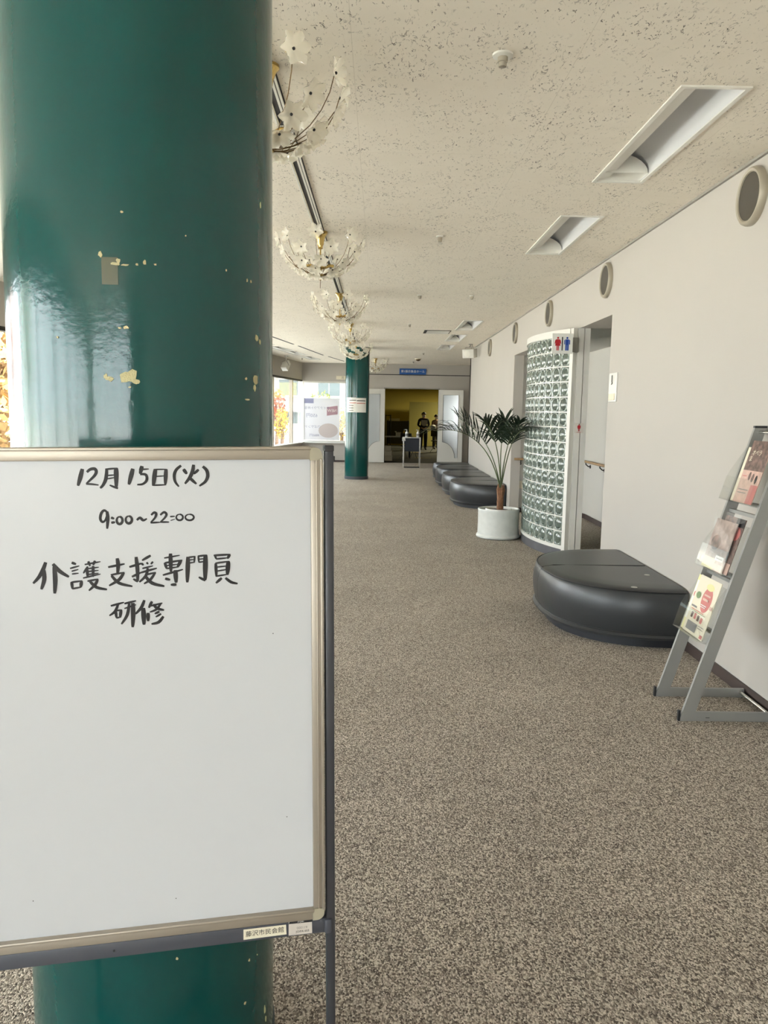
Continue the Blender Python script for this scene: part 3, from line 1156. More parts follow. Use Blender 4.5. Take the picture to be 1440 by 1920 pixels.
def bpart(mb, name, m_, smooth=None, parent=None):
    mb.v = [tuple(WB @ Vector(p)) for p in mb.v]
    return mb.build(name, m_, wbd if parent is None else parent, smooth=smooth)


bpart(MB().box((BL + 0.02, BB + 0.02, -0.012), (BR - 0.018, BT - 0.018, -0.001)), 'panel', 'board_white')


def rail(x0, y0, x1, y1, name):
    m = MB()
    m.bbox((x0, y0, -0.014), (x1, y1, 0.006), 0.002)
    horiz = (x1 - x0) > (y1 - y0)
    # raised lips along the rail
    if horiz:
        m.bbox((x0, y1 - 0.0045, -0.014), (x1, y1 + 0.001, 0.010), 0.0015)
    else:
        out = x1 if x1 > -0.3 else x0
        m.bbox((out - 0.004, y0, -0.014), (out + 0.001, y1, 0.010), 0.0015)
        m.bbox(((x0 + x1) / 2 - 0.001, y0, 0.006), ((x0 + x1) / 2 + 0.002, y1, 0.0075), 0.0007)
    return bpart(m, name, 'alu_warm', smooth=30)


rail(BL + 0.022, BT - 0.021, BR - 0.019, BT, 'top_rail')
rail(BL + 0.022, BB, BR - 0.019, BB + 0.021, 'bottom_rail')
rail(BR - 0.020, BB + 0.02, BR, BT - 0.02, 'side_rail')
rail(BL, BB + 0.02, BL + 0.020, BT - 0.02, 'side_rail')
for sx, sy in ((1, 1), (1, -1), (-1, 1), (-1, -1)):
    cx = BR if sx > 0 else BL
    cy = BT if sy > 0 else BB
    out = []
    rr = 0.014
    for k in range(7):
        a = k / 6 * PI / 2
        out.append((cx - sx * rr + sx * rr * math.cos(a), cy - sy * rr + sy * rr * math.sin(a)))
    out += [(cx - sx * 0.0215, cy), (cx - sx * 0.0215, cy - sy * 0.0225), (cx, cy - sy * 0.0225)]
    if sx * sy < 0:
        out = out[::-1]
    m = MB()
    m.prism(out, -0.0145, 0.008)
    bpart(m, 'corner_cap', 'cap_plastic')

# posts, feet and cross bars of the stand
for nm, x in (('post', 0.0045), ('post', BL - 0.0205)):
    m = MB()
    base_v = (-(BM.translation.z) + 0.035)
    m.bbox((x, base_v, -0.020), (x + 0.016, BT + 0.0, 0.004), 0.003)
    p = bpart(m, nm, 'dark_post', smooth=30)
    m = MB()
    m.bbox((x - 0.0005, BT - 0.008, -0.021), (x + 0.0165, BT + 0.003, 0.005), 0.002)
    bpart(m, 'post_cap', 'black_plastic')
    m = MB()
    m.bbox((x + 0.0155, BT - 0.026, -0.014), (x + 0.019, BT - 0.016, -0.004), 0.001)
    bpart(m, 'knob', 'black_plastic')
    m = MB()
    m.bbox((x - 0.004, BB - 0.030, -0.022), (x + 0.009, BB - 0.002, 0.0085), 0.003)
    bpart(m, 'clamp', 'bar_grey', smooth=30)
    m = MB()
    m.bbox((x - 0.004, base_v - 0.035, -0.20), (x + 0.022, base_v, 0.20), 0.006)
    bpart(m, 'foot', 'dark_post', smooth=30)
m = MB()
m.bbox((BL - 0.004, BB - 0.0305, -0.012), (BR + 0.006, BB - 0.0015, 0.003), 0.002)
m_bar = bpart(m, 'lower_bar', 'bar_grey', smooth=30)
m = MB()
m.bbox((BL - 0.004, -(BM.translation.z) + 0.14, -0.018), (BR + 0.006, -(BM.translation.z) + 0.165, -0.002), 0.002)
bpart(m, 'cross_bar', 'bar_grey', smooth=30)
m = MB()
m.lathe([(0.0022, 0), (0.0022, 0.0006)], 10, c=(-0.305 - 0.07, BB - 0.017, 0.003))
bpart(m, 'bolt', 'black_plastic')


def b2(px, py):
    """pixel -> board coordinates"""
    d = on_plane(px, py, BO, bn)
    q = BI @ d
    return q.x, q.y


# stickers on the lower bar
def sticker(p0, p1, p2, p3, name, m_, z=0.0036):
    q = [b2(*p) for p in (p0, p1, p2, p3)]
    mb = MB()
    mb.add([(x, y, z) for x, y in q] + [(x, y, z - 0.0004) for x, y in q],
           [(0, 1, 2, 3), (7, 6, 5, 4), (0, 4, 5, 1), (1, 5, 6, 2), (2, 6, 7, 3), (3, 7, 4, 0)])
    o = bpart(mb, name, m_)
    return q, o


q, st1 = sticker((456.5, 1760), (537, 1749.5), (536, 1731.5), (456.5, 1741), 'name_sticker', 'paper_cream')


def btext(s, size, qx, z, m_, parent, shear=0.0):
    # qx: centre in board coords, along-axis direction
    (cx, cy), ang = qx
    mt = WB @ (Matrix.Translation((cx, cy, z)) @ Matrix.Rotation(ang, 4, 'Z'))
    return text(s, size, mt, parent, m_, extr=0.0001)


def mid(q):
    cx = sum(p[0] for p in q) / 4
    cy = sum(p[1] for p in q) / 4
    ang = math.atan2(q[1][1] - q[0][1], q[1][0] - q[0][0])
    return (cx, cy), ang


btext('藤沢市民会館', 0.0118, mid(q), 0.0038, 'print_black', st1)
q, st2 = sticker((541, 1752), (585, 1747), (584.5, 1721.5), (541, 1727), 'serial_sticker', 'sticker')
q3, st3 = sticker((541, 1730.5), (585, 1726), (584.5, 1720.5), (543, 1725.5), 'serial_sticker_band', 'black_plastic', 0.0038)
btext('ITOKI', 0.0045, mid(q3), 0.0040, 'sign_white', st3)
(c_, a_) = mid(q)
btext('000119', 0.0066, ((c_[0] + 0.003, c_[1] - 0.0005), a_), 0.0038, 'print_grey', st2)
btext('JOIFA 603', 0.0058, ((c_[0] + 0.004, c_[1] - 0.0075), a_), 0.0038, 'print_black', st2)

# handwriting: brush-pen strokes traced as ribbons lying on the panel
ZA = (120.0, 860.0, 300 / 1440.0)
ZB = (40.0, 1000.0, 440 / 1440.0)


def ell_pts(cx, cy, rx, ry, n_=14, a0=-PI / 2):
    return [(cx + rx * math.cos(a0 + 2 * PI * k / n_), cy + ry * math.sin(a0 + 2 * PI * k / n_)) for k in range(n_ + 1)]


LINES = [
    (ZA, [
        ([(165, 92), (146, 170), (125, 245)], 27), ([(205, 122), (235, 97), (275, 92), (290, 118), (275, 152), (238, 190), (200, 226)], 20), ([(198, 228), (250, 230), (312, 238)], 13),
        ([(384, 92), (382, 140), (374, 190), (352, 236), (325, 266)], 22), ([(370, 96), (482, 86)], 12), ([(468, 84), (470, 150), (470, 262)], 30), ([(486, 268), (450, 255), (410, 238)], 14),
        ([(390, 152), (458, 146)], 9), ([(388, 182), (458, 170)], 9),
        ([(620, 90), (602, 160), (583, 234)], 28), ([(702, 66), (694, 100), (684, 138)], 26), ([(684, 140), (730, 142), (746, 168), (738, 205), (705, 230), (658, 234)], 18), ([(674, 99), (764, 93)], 11),
        ([(822, 94), (812, 170), (803, 246)], 28), ([(814, 97), (926, 96)], 9), ([(918, 94), (912, 232)], 25), ([(826, 160), (908, 155)], 9), ([(802, 240), (920, 235)], 11),
        ([(1054, 62), (1012, 98), (992, 148), (1000, 206), (1034, 252)], 20),
        ([(1074, 94), (1106, 138)], 22), ([(1212, 98), (1168, 138)], 18), ([(1166, 54), (1156, 115), (1130, 172), (1088, 226)], 24), ([(1120, 164), (1192, 228)], 20),
        ([(1248, 70), (1284, 106), (1293, 158), (1270, 208), (1218, 246)], 22),
        ], 'handwritten_date'),
    (ZA, [
        ([(384, 478), (360, 466), (335, 492), (326, 540), (344, 570), (370, 556), (384, 510)], 17), ([(386, 474), (394, 540), (388, 632)], 22),
        ([(422, 530), (452, 541)], 16), ([(424, 577), (460, 572)], 16), (ell_pts(500, 556, 26, 33), 17), (ell_pts(583, 550, 28, 33), 17),
        ([(655, 554), (684, 532), (712, 556), (746, 540)], 17),
        ([(784, 508), (812, 484), (830, 500), (816, 536), (780, 574)], 16), ([(778, 577), (866, 573)], 12), ([(866, 508), (900, 482), (922, 502), (904, 536), (868, 570)], 16), ([(864, 571), (946, 571)], 12),
        ([(954, 522), (998, 519)], 10), ([(958, 557), (1000, 545)], 6), (ell_pts(1040, 528, 30, 27), 13), (ell_pts(1130, 528, 38, 27), 13)], 'handwritten_time'),
    (ZB, [
        ([(149, 178), (133, 222), (108, 268), (72, 308)], 17), ([(193, 188), (236, 234), (292, 268)], 17), ([(138, 226), (140, 285), (122, 345)], 18), ([(202, 204), (208, 290), (204, 370)], 20),
        ([(308, 180), (336, 190)], 12), ([(298, 216), (356, 200)], 8), ([(308, 233), (350, 222)], 7), ([(310, 250), (352, 245)], 7), ([(308, 298), (314, 342)], 13), ([(306, 301), (374, 292)], 9), ([(369, 292), (363, 332)], 14), ([(312, 341), (368, 330)], 9),
        ([(388, 192), (486, 174)], 8), ([(410, 172), (422, 202)], 11), ([(452, 168), (440, 196)], 11), ([(408, 204), (380, 246)], 10), ([(402, 216), (408, 272)], 13), ([(400, 218), (476, 208)], 7), ([(396, 236), (474, 228)], 7),
        ([(400, 254), (474, 245)], 7), ([(378, 275), (486, 250)], 8), ([(440, 200), (440, 268)], 13), ([(405, 294), (472, 281)], 9), ([(468, 282), (452, 316), (414, 352)], 13), ([(420, 295), (462, 332), (526, 345)], 14),
        ([(532, 208), (634, 188)], 11), ([(588, 153), (594, 200), (590, 250)], 17), ([(548, 256), (632, 240)], 9), ([(628, 240), (600, 284), (538, 322)], 14), ([(553, 260), (600, 306), (682, 326)], 14),
        ([(662, 207), (738, 185)], 11), ([(704, 145), (712, 220), (714, 296)], 17), ([(716, 297), (686, 280)], 11), ([(678, 267), (736, 240)], 11), ([(794, 136), (740, 167)], 12), ([(736, 184), (750, 196)], 10), ([(768, 178), (778, 190)], 9),
        ([(808, 174), (794, 190)], 9), ([(742, 216), (808, 200)], 8), ([(732, 242), (832, 214)], 10), ([(776, 214), (764, 260), (724, 300)], 13), ([(758, 256), (826, 240)], 9), ([(822, 240), (792, 284), (752, 310)], 12), ([(758, 260), (802, 306), (878, 325)], 15),
        ([(876, 152), (972, 135)], 8), ([(880, 180), (892, 218)], 13), ([(880, 182), (988, 165)], 10), ([(980, 165), (958, 208)], 15), ([(892, 198), (962, 190)], 7), ([(890, 217), (966, 206)], 8), ([(915, 124), (918, 236)], 18),
        ([(868, 257), (992, 222)], 10), ([(945, 226), (950, 304)], 20), ([(952, 314), (916, 316)], 13), ([(882, 278), (914, 286)], 12),
        ([(1023, 144), (1018, 302)], 20), ([(1020, 149), (1068, 142)], 8), ([(1064, 142), (1060, 182)], 9), ([(1025, 165), (1062, 160)], 6), ([(1025, 183), (1062, 178)], 7), ([(1086, 140), (1090, 180)], 9), ([(1082, 141), (1140, 134)], 9), ([(1130, 134), (1128, 288)], 22),
        ([(1130, 290), (1088, 269)], 12), ([(1088, 160), (1126, 155)], 6), ([(1088, 178), (1126, 173)], 7),
        ([(1180, 136), (1284, 130)], 10), ([(1188, 136), (1196, 158)], 10), ([(1280, 130), (1264, 156)], 13), ([(1194, 158), (1266, 151)], 8), ([(1193, 184), (1197, 266)], 14), ([(1190, 184), (1278, 172)], 9), ([(1270, 172), (1264, 256)], 20), ([(1198, 208), (1266, 200)], 7),
        ([(1200, 232), (1264, 222)], 7), ([(1192, 264), (1266, 252)], 8), ([(1230, 274), (1194, 306)], 13), ([(1252, 274), (1288, 300), (1328, 309)], 13)], 'handwritten_title'),
    (ZB, [
        ([(548, 446), (630, 424)], 10), ([(594, 436), (574, 480), (540, 506)], 12), ([(578, 474), (584, 520)], 13), ([(576, 476), (618, 470)], 8), ([(612, 470), (606, 518)], 14), ([(582, 520), (610, 514)], 8), ([(632, 432), (704, 414)], 10), ([(632, 462), (704, 438)], 8),
        ([(662, 430), (650, 500), (614, 558)], 14), ([(684, 428), (686, 500), (683, 577)], 20),
        ([(755, 410), (736, 456), (700, 496)], 14), ([(748, 458), (753, 562)], 21), ([(778, 488), (778, 540)], 16), ([(802, 418), (782, 458)], 13), ([(794, 446), (866, 428)], 9), ([(856, 430), (830, 466), (788, 484)], 11), ([(808, 436), (836, 462), (876, 472)], 13),
        ([(848, 480), (818, 494)], 11), ([(858, 494), (824, 514)], 10), ([(872, 510), (842, 546), (798, 557)], 14)], 'handwritten_subtitle'),
]


def ribbon(mb, pts_, wd, z):
    """pts_ in board coordinates; smoothed ribbon with tapering ends"""
    ps = [Vector((p[0], p[1], 0)) for p in pts_]
    if len(ps) == 2:
        ps = [ps[0], ps[0].lerp(ps[1], 0.5), ps[1]]
    # Catmull-Rom resample
    out = []
    nseg = len(ps) - 1
    for i in range(nseg):
        p0, p1, p2, p3 = ps[max(i - 1, 0)], ps[i], ps[i + 1], ps[min(i + 2, nseg)]
        for k in range(4):
            t = k / 4
            out.append(0.5 * ((2 * p1) + (p2 - p0) * t + (2 * p0 - 5 * p1 + 4 * p2 - p3) * t * t + (3 * p1 - p0 - 3 * p2 + p3) * t ** 3))
    out.append(ps[-1])
    vs, nn = [], len(out)
    for i, p in enumerate(out):
        t = (out[min(i + 1, nn - 1)] - out[max(i - 1, 0)]).normalized()
        s = Vector((-t.y, t.x, 0))
        u_ = i / (nn - 1)
        k = 0.80 + 0.30 * math.sin(PI * min(1, u_ * 1.2))
        if u_ > 0.85:
            k *= 1 - (u_ - 0.85) * 2.2
        vs += [p + s * wd * 0.5 * k + Vector((0, 0, z)), p - s * wd * 0.5 * k + Vector((0, 0, z))]
    mb.add(vs, [(2 * i, 2 * i + 2, 2 * i + 3, 2 * i + 1) for i in range(nn - 1)])


for (ox_, oy_, sc_), strokes, nm in LINES:
    mb = MB()
    for i, (pp, wd) in enumerate(strokes):
        bp_ = [b2(ox_ + x * sc_, oy_ + y * sc_) for x, y in pp]
        s0 = math.dist(b2(ox_, oy_), b2(ox_ + 100 * sc_, oy_)) / 100
        ribbon(mb, bp_, wd * s0 * 1.42, -0.0006 + 0.00002 * (i % 9))
    bpart(mb, nm, 'ink')
# little specks on the panel
for px, py in ((538, 1532), (512, 1188), (588, 1050), (330, 1745 - 60), (62, 1690)):
    x, y = b2(px, py)
    m = MB()
    m.lathe([(0.0009, 0), (0.0009, 0.0004)], 8, c=(x, y, -0.001))
    bpart(m, 'speck', 'ink')

# ------------------------------------------------------------------ recessed ceiling lights
def ceiling_light(x0, x1, y0, y1, frame, label, group):
    """frame: matrix placing the light; local x across, y along, z up from the ceiling plane"""
    o = empty('recessed_light', mw=frame, label=label, cat='ceiling light', group=group)
    f = 0.022
    m = MB()
    for a, b_ in (((x0 - f, y0 - f, -0.008), (x1 + f, y0, 0.006)), ((x0 - f, y1, -0.008), (x1 + f, y1 + f, 0.006)),
                  ((x0 - f, y0, -0.008), (x0, y1, 0.006)), ((x1, y0, -0.008), (x1 + f, y1, 0.006))):
        m.box(a, b_)
    m.build('trim_ring', 'fixture_white', o)
    w_ = x1 - x0
    # flat shield along one side
    m = MB()
    m.add([(x0, y0, 0.004), (x0, y1, 0.004), (x0 + w_ * 0.27, y1, 0.016), (x0 + w_ * 0.27, y0, 0.016), (x0, y0, 0.010), (x0, y1, 0.010), (x0 + w_ * 0.27, y1, 0.022), (x0 + w_ * 0.27, y0, 0.022)],
          [(0, 1, 2, 3), (7, 6, 5, 4), (0, 4, 5, 1), (1, 5, 6, 2), (2, 6, 7, 3), (3, 7, 4, 0)])
    m.build('shield', 'fixture_white', o)
    # curved reflector
    prof = []
    for k in range(13):
        a = k / 12 * PI * 0.62
        prof.append((x1 - w_ * 0.98 * (1 - math.cos(a)) * 0.78, 0.15 * math.sin(a) ** 0.9))
    m = MB()
    nn = len(prof)
    m.add([(x, y0, z) for x, z in prof] + [(x, y1, z) for x, z in prof], [(i, i + 1, nn + i + 1, nn + i) for i in range(nn - 1)])
    m.build('reflector', 'reflector', o, smooth=60)
    for y, s in ((y0, 1), (y1, -1)):
        m = MB()
        m.box((x0, y - 0.002, 0.0), (x1, y + 0.002, 0.25))
        # curved gusset in front of the end plate
        g = [(x0 + 0.004, 0.0)] + [(x0 + 0.004 + (w_ - 0.01) * math.sin(a), 0.004 + 0.12 * math.cos(a)) for a in [q / 8 * PI / 2 for q in range(9)]]
        yy = y + s * 0.16
        m.build('end_plate', 'fixture_white', o)
        if s > 0:
            continue
        m = MB()
        gp = [(p[0], yy, p[1]) for p in g]
        n_ = len(gp)
        gq = [(p[0], yy + 0.004, p[1]) for p in g]
        m.add(gp + gq, [tuple(range(n_)), tuple(range(2 * n_ - 1, n_ - 1, -1))] + [(i, n_ + i, n_ + (i + 1) % n_, (i + 1) % n_) for i in range(n_)])
        m.build('gusset', 'fixture_white', o)
        # slanted baffle from the rim up to the gusset
        m = MB()
        bf = []
        for k in range(7):
            a = k / 6 * PI / 2
            bf.append((x0 + (w_ - 0.004) * math.sin(a), 0.105 * math.cos(a)))
        n2 = len(bf)
        m.add([(x, y + s * 0.004, 0.002) for x, z in bf] + [(x, yy, z) for x, z in bf], [(i, i + 1, n2 + i + 1, n2 + i) for i in range(n2 - 1)])
        m.build('baffle', 'fixture_white', o, smooth=60)
    m = MB()
    m.box((x0, y0, 0.25), (x1, y1, 0.262))
    m.build('housing', 'hall_grey', o)
    return o


rl = ['nearest the viewer, widest in view', 'second from the viewer', 'just before the ceiling slit', 'middle one of the distant three', 'farthest, by the speaker']
for (y0, y1), s in zip(right_lights, rl):
    yc_ = (y0 + y1) / 2
    ceiling_light(-(LX1 - LX0) / 2, (LX1 - LX0) / 2, -(y1 - y0) / 2, (y1 - y0) / 2, Matrix.Translation(((LX0 + LX1) / 2, yc_, CZ)),
                  'recessed trough light along the vent wall, ' + s, 'trough lights along the vent wall')
ll = ['hidden mostly by the near pillar', 'closest to the near pillar edge', 'second of the visible ones', 'third of the visible ones', 'smallest, beside the distant pillar']
for c, s in zip(left_lights, ll):
    ceiling_light(-LW / 2, LW / 2, -LLEN / 2, LLEN / 2, Matrix.Translation((c[0], c[1], CZ)) @ Matrix.Rotation(-WALL_ANG, 4, 'Z'),
                  'recessed trough light by the window wall, ' + s, 'trough lights by the window wall')
# linear air slots
for i, ((ax, ay), (bx_, by_)) in enumerate(SLOT):
    d = Vector((bx_ - ax, by_ - ay, 0))
    m = MB()
    mt = Matrix.Translation(((ax + bx_) / 2, (ay + by_) / 2, CZ)) @ Matrix.Rotation(math.atan2(d.y, d.x), 4, 'Z')
    o = m.box((-d.length / 2, -0.018, -0.006), (d.length / 2, 0.018, 0.0)).build('air_slot', 'dark_line', local=mt)
    tag(o, ('long dark air slot in the ceiling by the window wall, ' + ('nearest stretch', 'middle stretch', 'farthest stretch')[i]), 'air vent', 'air slots in the ceiling')
sl = empty('ceiling_hatch', (1.01, 14.5, CZ), label='narrow white ceiling hatch with a dark rim beside the trough lights', cat='hatch')
MB().box((-0.235, -0.26, -0.007), (0.235, 0.26, 0)).build('rim', 'dark_line', sl)
MB().box((-0.185, -0.24, -0.012), (0.215, 0.24, -0.006)).build('panel', 'fixture_white', sl)

# ceiling detectors and sprinklers
def detector(x, y, lab, r=0.042, dark=True):
    o = empty('ceiling_detector', (x, y, CZ), label=lab, cat='sprinkler')
    MB().lathe([(r * 0.7, -0.012), (r, -0.008), (r, 0)], 20).build('flange', 'fixture_white', o, smooth=40)
    MB().lathe([(0.004, -0.05), (0.016, -0.048), (0.017, -0.032), (0.021, -0.030), (0.021, -0.012)], 14).build('head', 'vent_ring' if dark else 'chrome', o, smooth=40)
    return o


detector(0.475, 3.40, 'round sprinkler head on a white flange, nearest on the ceiling')
for x, y, s in ((0.474, 6.73, 'beside the second chandelier'), (0.476, 10.03, 'beside the third chandelier'), (1.115, 10.0, 'between the vent wall and the third chandelier'), (0.476, 13.31, 'beside the fourth chandelier'), (-2.75, 17.6, 'near the air slots by the windows'), (-2.15, 22.3, 'near the window corner'), (1.05, 19.6, 'above the hall sign'), (0.95, 22.9, 'closest to the hall sign')):
    detector(x, y, 'small sprinkler head on the ceiling ' + s, 0.03)
o = empty('smoke_detector', (1.024, 21.71, CZ), label='brownish dome smoke detector on the ceiling before the hall sign', cat='smoke detector')
MB().lathe([(0.01, -0.07), (0.05, -0.055), (0.075, -0.02), (0.08, 0)], 20).build('dome', 'gold_dark', o, smooth=50)
MB().lathe([(0.085, -0.02), (0.09, 0)], 20).build('base', 'paper_cream', o, smooth=40)

# ceiling track along the chandeliers
tr = empty('ceiling_track', (-0.5, 8, CZ), label='long slim metal track running under the ceiling along the chandeliers', cat='track')
for nm, xa, xb, dz, mm_ in (('rail', -0.542, -0.534, 0.006, 'fixture_white'), ('gap', -0.534, -0.531, 0.003, 'trim_grey'), ('rail', -0.531, -0.526, 0.008, 'paper_cream'), ('channel', -0.526, -0.498, 0.003, 'dark_line'),
                            ('rail', -0.498, -0.486, 0.010, 'fixture_white'), ('gap', -0.486, -0.481, 0.003, 'dark_line'), ('rail', -0.481, -0.470, 0.010, 'fixture_white'), ('gap', -0.470, -0.464, 0.003, 'dark_line')):
    MB().box((xa, YB + 2, CZ - dz), (xb, 17.9, CZ)).build(nm, mm_, tr, world=True)

# ------------------------------------------------------------------ chandeliers of glass flowers
random.seed(11)


def petal_mesh(n=1, dark=False):
    """one petal: cupped, scalloped tip, lying along +x"""
    mb = MB()
    U, V = 5, 4
    for q in range(n):
        a = 2 * PI * q / n
        vs = []
        for i in range(U + 1):
            u = i / U
            wd = 0.004 + 0.0185 * math.sin(min(1.0, u * 1.25) * PI * 0.5) * (1 - 0.3 * max(0, u - 0.75) * 4)
            for j in range(V + 1):
                v = j / V * 2 - 1
                x = 0.006 + 0.059 * u - 0.013 * (v * v) * u * u + (0.003 * math.cos(v * 9) * (u > 0.95))
                y = wd * v
                z = 0.004 + 0.020 * u * u + 0.010 * v * v * u
                vs.append((x * math.cos(a) - y * math.sin(a), x * math.sin(a) + y * math.cos(a), z))
        fs = [(i * (V + 1) + j, (i + 1) * (V + 1) + j, (i + 1) * (V + 1) + j + 1, i * (V + 1) + j + 1) for i in range(U) for j in range(V)]
        mb.add(vs, fs)
    return mb


def eye_mb():
    return MB().lathe([(0.0, 0.0), (0.0062, 0.001), (0.0062, 0.008), (0.003, 0.011), (0.0, 0.011)], 8)


ME_PETAL = petal_mesh(1).mesh('petal', 'petal_glass', 180)
ME_EYE = eye_mb().mesh('bead', 'black_plastic', 180)
_fl = petal_mesh(6)
_n0 = len(_fl.f)
_e = eye_mb()
_fl.add(_e.v, _e.f, 1)
ME_FLOWER = _fl.mesh('flower', ['petal_glass', 'black_plastic'], 180)

ARMS = []
# (azimuth, end elevation on the bowl, twist)
for k in range(8):
    ARMS.append((2 * PI * k / 8 + 0.0, 1.42))
for k in range(8):
    ARMS.append((2 * PI * (k + 0.5) / 8, 1.08))
for k in range(8):
    ARMS.append((2 * PI * k / 8 + 0.15, 0.74))
for k in range(6):
    ARMS.append((2 * PI * (k + 0.5) / 6 + 0.1, 0.42))
ARMS.append((0.2, 0.12))
ARMS.append((3.3, 0.15))
RB, ZC = 0.325, 0.0   # bowl radius; bowl centre lies RB above its lowest point


def make_chandelier(detail, label, loc, rz=0.0):
    o = empty('chandelier', loc, rz, label=label, cat='chandelier', group='glass flower chandeliers along the ceiling track')
    # loc is the ceiling point
    low = 2.615 - CZ      # lowest point of the bowl
    MB().lathe([(0.012, -0.135), (0.02, -0.13), (0.018, -0.12), (0.026, -0.10), (0.032, -0.06), (0.045, -0.025), (0.058, -0.012), (0.058, 0)], 24).build('canopy', 'gold', o, smooth=35)
    MB().tube([(0, 0, -0.13), (0, 0, low + 0.05)], 0.006, 8).build('stem', 'gold', o, smooth=40)
    MB().lathe([(0.0, low - 0.012), (0.008, low - 0.01), (0.01, low + 0.02), (0.034, low + 0.026), (0.034, low + 0.034), (0.012, low + 0.04), (0.012, low + 0.075), (0.05, low + 0.085), (0.05, low + 0.092), (0.01, low + 0.1)], 16).build('hub', 'gold', o, smooth=35)
    MB().tube([(0, 0, low - 0.01), (0, 0, low - 0.075)], 0.0022, 6).build('finial', 'gold_dark', o)
    for k in range(4):
        a = PI / 4 + k * PI / 2
        c, s = math.cos(a), math.sin(a)
        m = MB()
        m.tube([(0.02 * c, 0.02 * s, low + 0.085), (0.075 * c, 0.075 * s, low + 0.105), (0.11 * c, 0.11 * s, low + 0.10)], [0.012, 0.013, 0.013], 10)
        m.build('lamp_holder', 'gold', o, smooth=40)
        m = MB()
        m.lathe([(0.0, -0.012), (0.012, -0.008), (0.014, 0.004), (0.011, 0.014), (0.0, 0.018)], 10, mtx=Matrix.Translation((0.125 * c, 0.125 * s, low + 0.1)))
        m.build('bulb', 'bulb_glass', o, smooth=180)
    for az, el in ARMS:
        el2 = el + random.uniform(-0.05, 0.05)
        az2 = az + random.uniform(-0.06, 0.06)
        c, s = math.cos(az2), math.sin(az2)
        pts_ = []
        for k in range(7):
            e = el2 * k / 6
            r = RB * math.sin(e) * 1.03
            z = low + 0.03 + 0.33 * (1 - math.cos(e)) * 0.95
            pts_.append((r * c, r * s, z))
        pts_[0] = (0.012 * c, 0.012 * s, low + 0.028)
        arm = MB()
        arm.tube(pts_, 0.0021, 5)
        arm.build('arm', 'gold_dark', o, smooth=60)
        # flower faces outward (normal of the bowl)
        end = Vector(pts_[-1])
        nrm = Vector((c * math.sin(el2), s * math.sin(el2), -math.cos(el2) * 0.9))
        nrm = (nrm + Vector((random.uniform(-.15, .15), random.uniform(-.15, .15), random.uniform(-.1, .2)))).normalized()
        q = nrm.to_track_quat('Z', 'Y').to_matrix().to_4x4()
        lm = Matrix.Translation(end) @ q @ Matrix.Rotation(random.uniform(0, 1), 4, 'Z')
        if detail:
            fe = bpy.data.objects.new('flower', None)
            COL.objects.link(fe)
            fe.empty_display_size = 0.05
            fe.parent = o
            fe.matrix_basis = lm
            WORLD[fe.name] = wm(o) @ lm
            for q_ in range(6):
                link('petal', ME_PETAL, fe, Matrix.Rotation(2 * PI * q_ / 6, 4, 'Z'))
            link('bead', ME_EYE, fe)
        else:
            link('flower', ME_FLOWER, o, lm)
    return o


chs = [(-0.5, 3.55, 'cut off by the near pillar edge'), (-0.497, 6.66, 'second along the track, hanging whole in view'), (-0.503, 10.0, 'third along the track'),
       (-0.498, 13.4, 'fourth along the track, just above the distant pillar'), (-0.505, 16.7, 'fifth, overlapping the top of the distant pillar'), (-0.125, 21.9, 'last and smallest, beyond the distant pillar')]
for i, (x, y, s) in enumerate(chs):
    make_chandelier(i < 2, 'gold chandelier of frosted glass flowers, ' + s, (x, y, CZ), 0.4 + i * 0.37)

# ------------------------------------------------------------------ round wall vents
for (y, s) in ((4.62, 'largest, cut by the picture edge'), (7.49, 'above the washroom opening edge'), (9.96, 'above the washroom sign'), (12.41, 'before the speaker, second from the far end'), (15.22, 'smallest, next to the speaker')):
    mt = Matrix.Translation((XW, y, 2.78)) @ Matrix.Rotation(-PI / 2, 4, 'Y')
    o = empty('wall_vent', mw=mt, label='round grey ringed vent high on the wall, ' + s, cat='vent', group='round vents high on the wall')
    MB().lathe([(0.158, 0.0), (0.160, 0.018), (0.155, 0.034), (0.147, 0.040), (0.134, 0.037), (0.129, 0.030), (0.129, 0.006)], 40).build('ring', 'vent_ring', o, smooth=40)
    MB().lathe([(0.130, 0.004), (0.130, 0.030), (0.0, 0.0305)], 40).build('grille', 'vent_dark', o, smooth=40)

# ------------------------------------------------------------------ glass block screen
GC, GR = (4.165, 9.51), 2.388
gs = empty('glass_block_screen', (1.9, 9.5, 0), label='curved screen of glass blocks in a white frame before the washrooms', cat='glass partition')
A0 = -math.radians(25.0)
NCOL, NROW, PITCH = 13, 14, 0.1606
dA = 2 * math.radians(25.0) / NCOL
Z0 = 0.133


def gp(a, r, z):
    return Vector((GC[0] - r * math.cos(a), GC[1] + r * math.sin(a), z))


def arc_band(r0, r1, z0, z1, a0, a1, seg=26):
    m = MB()
    vs = []
    for k in range(seg + 1):
        a = a0 + (a1 - a0) * k / seg
        vs += [gp(a, r0, z0), gp(a, r1, z0), gp(a, r1, z1), gp(a, r0, z1)]
    fs = []
    for k in range(seg):
        o_ = 4 * k
        for j in range(4):
            fs.append((o_ + j, o_ + (j + 1) % 4, o_ + 4 + (j + 1) % 4, o_ + 4 + j))
    fs += [(3, 2, 1, 0), (4 * seg, 4 * seg + 1, 4 * seg + 2, 4 * seg + 3)]
    m.add(vs, fs)
    return m


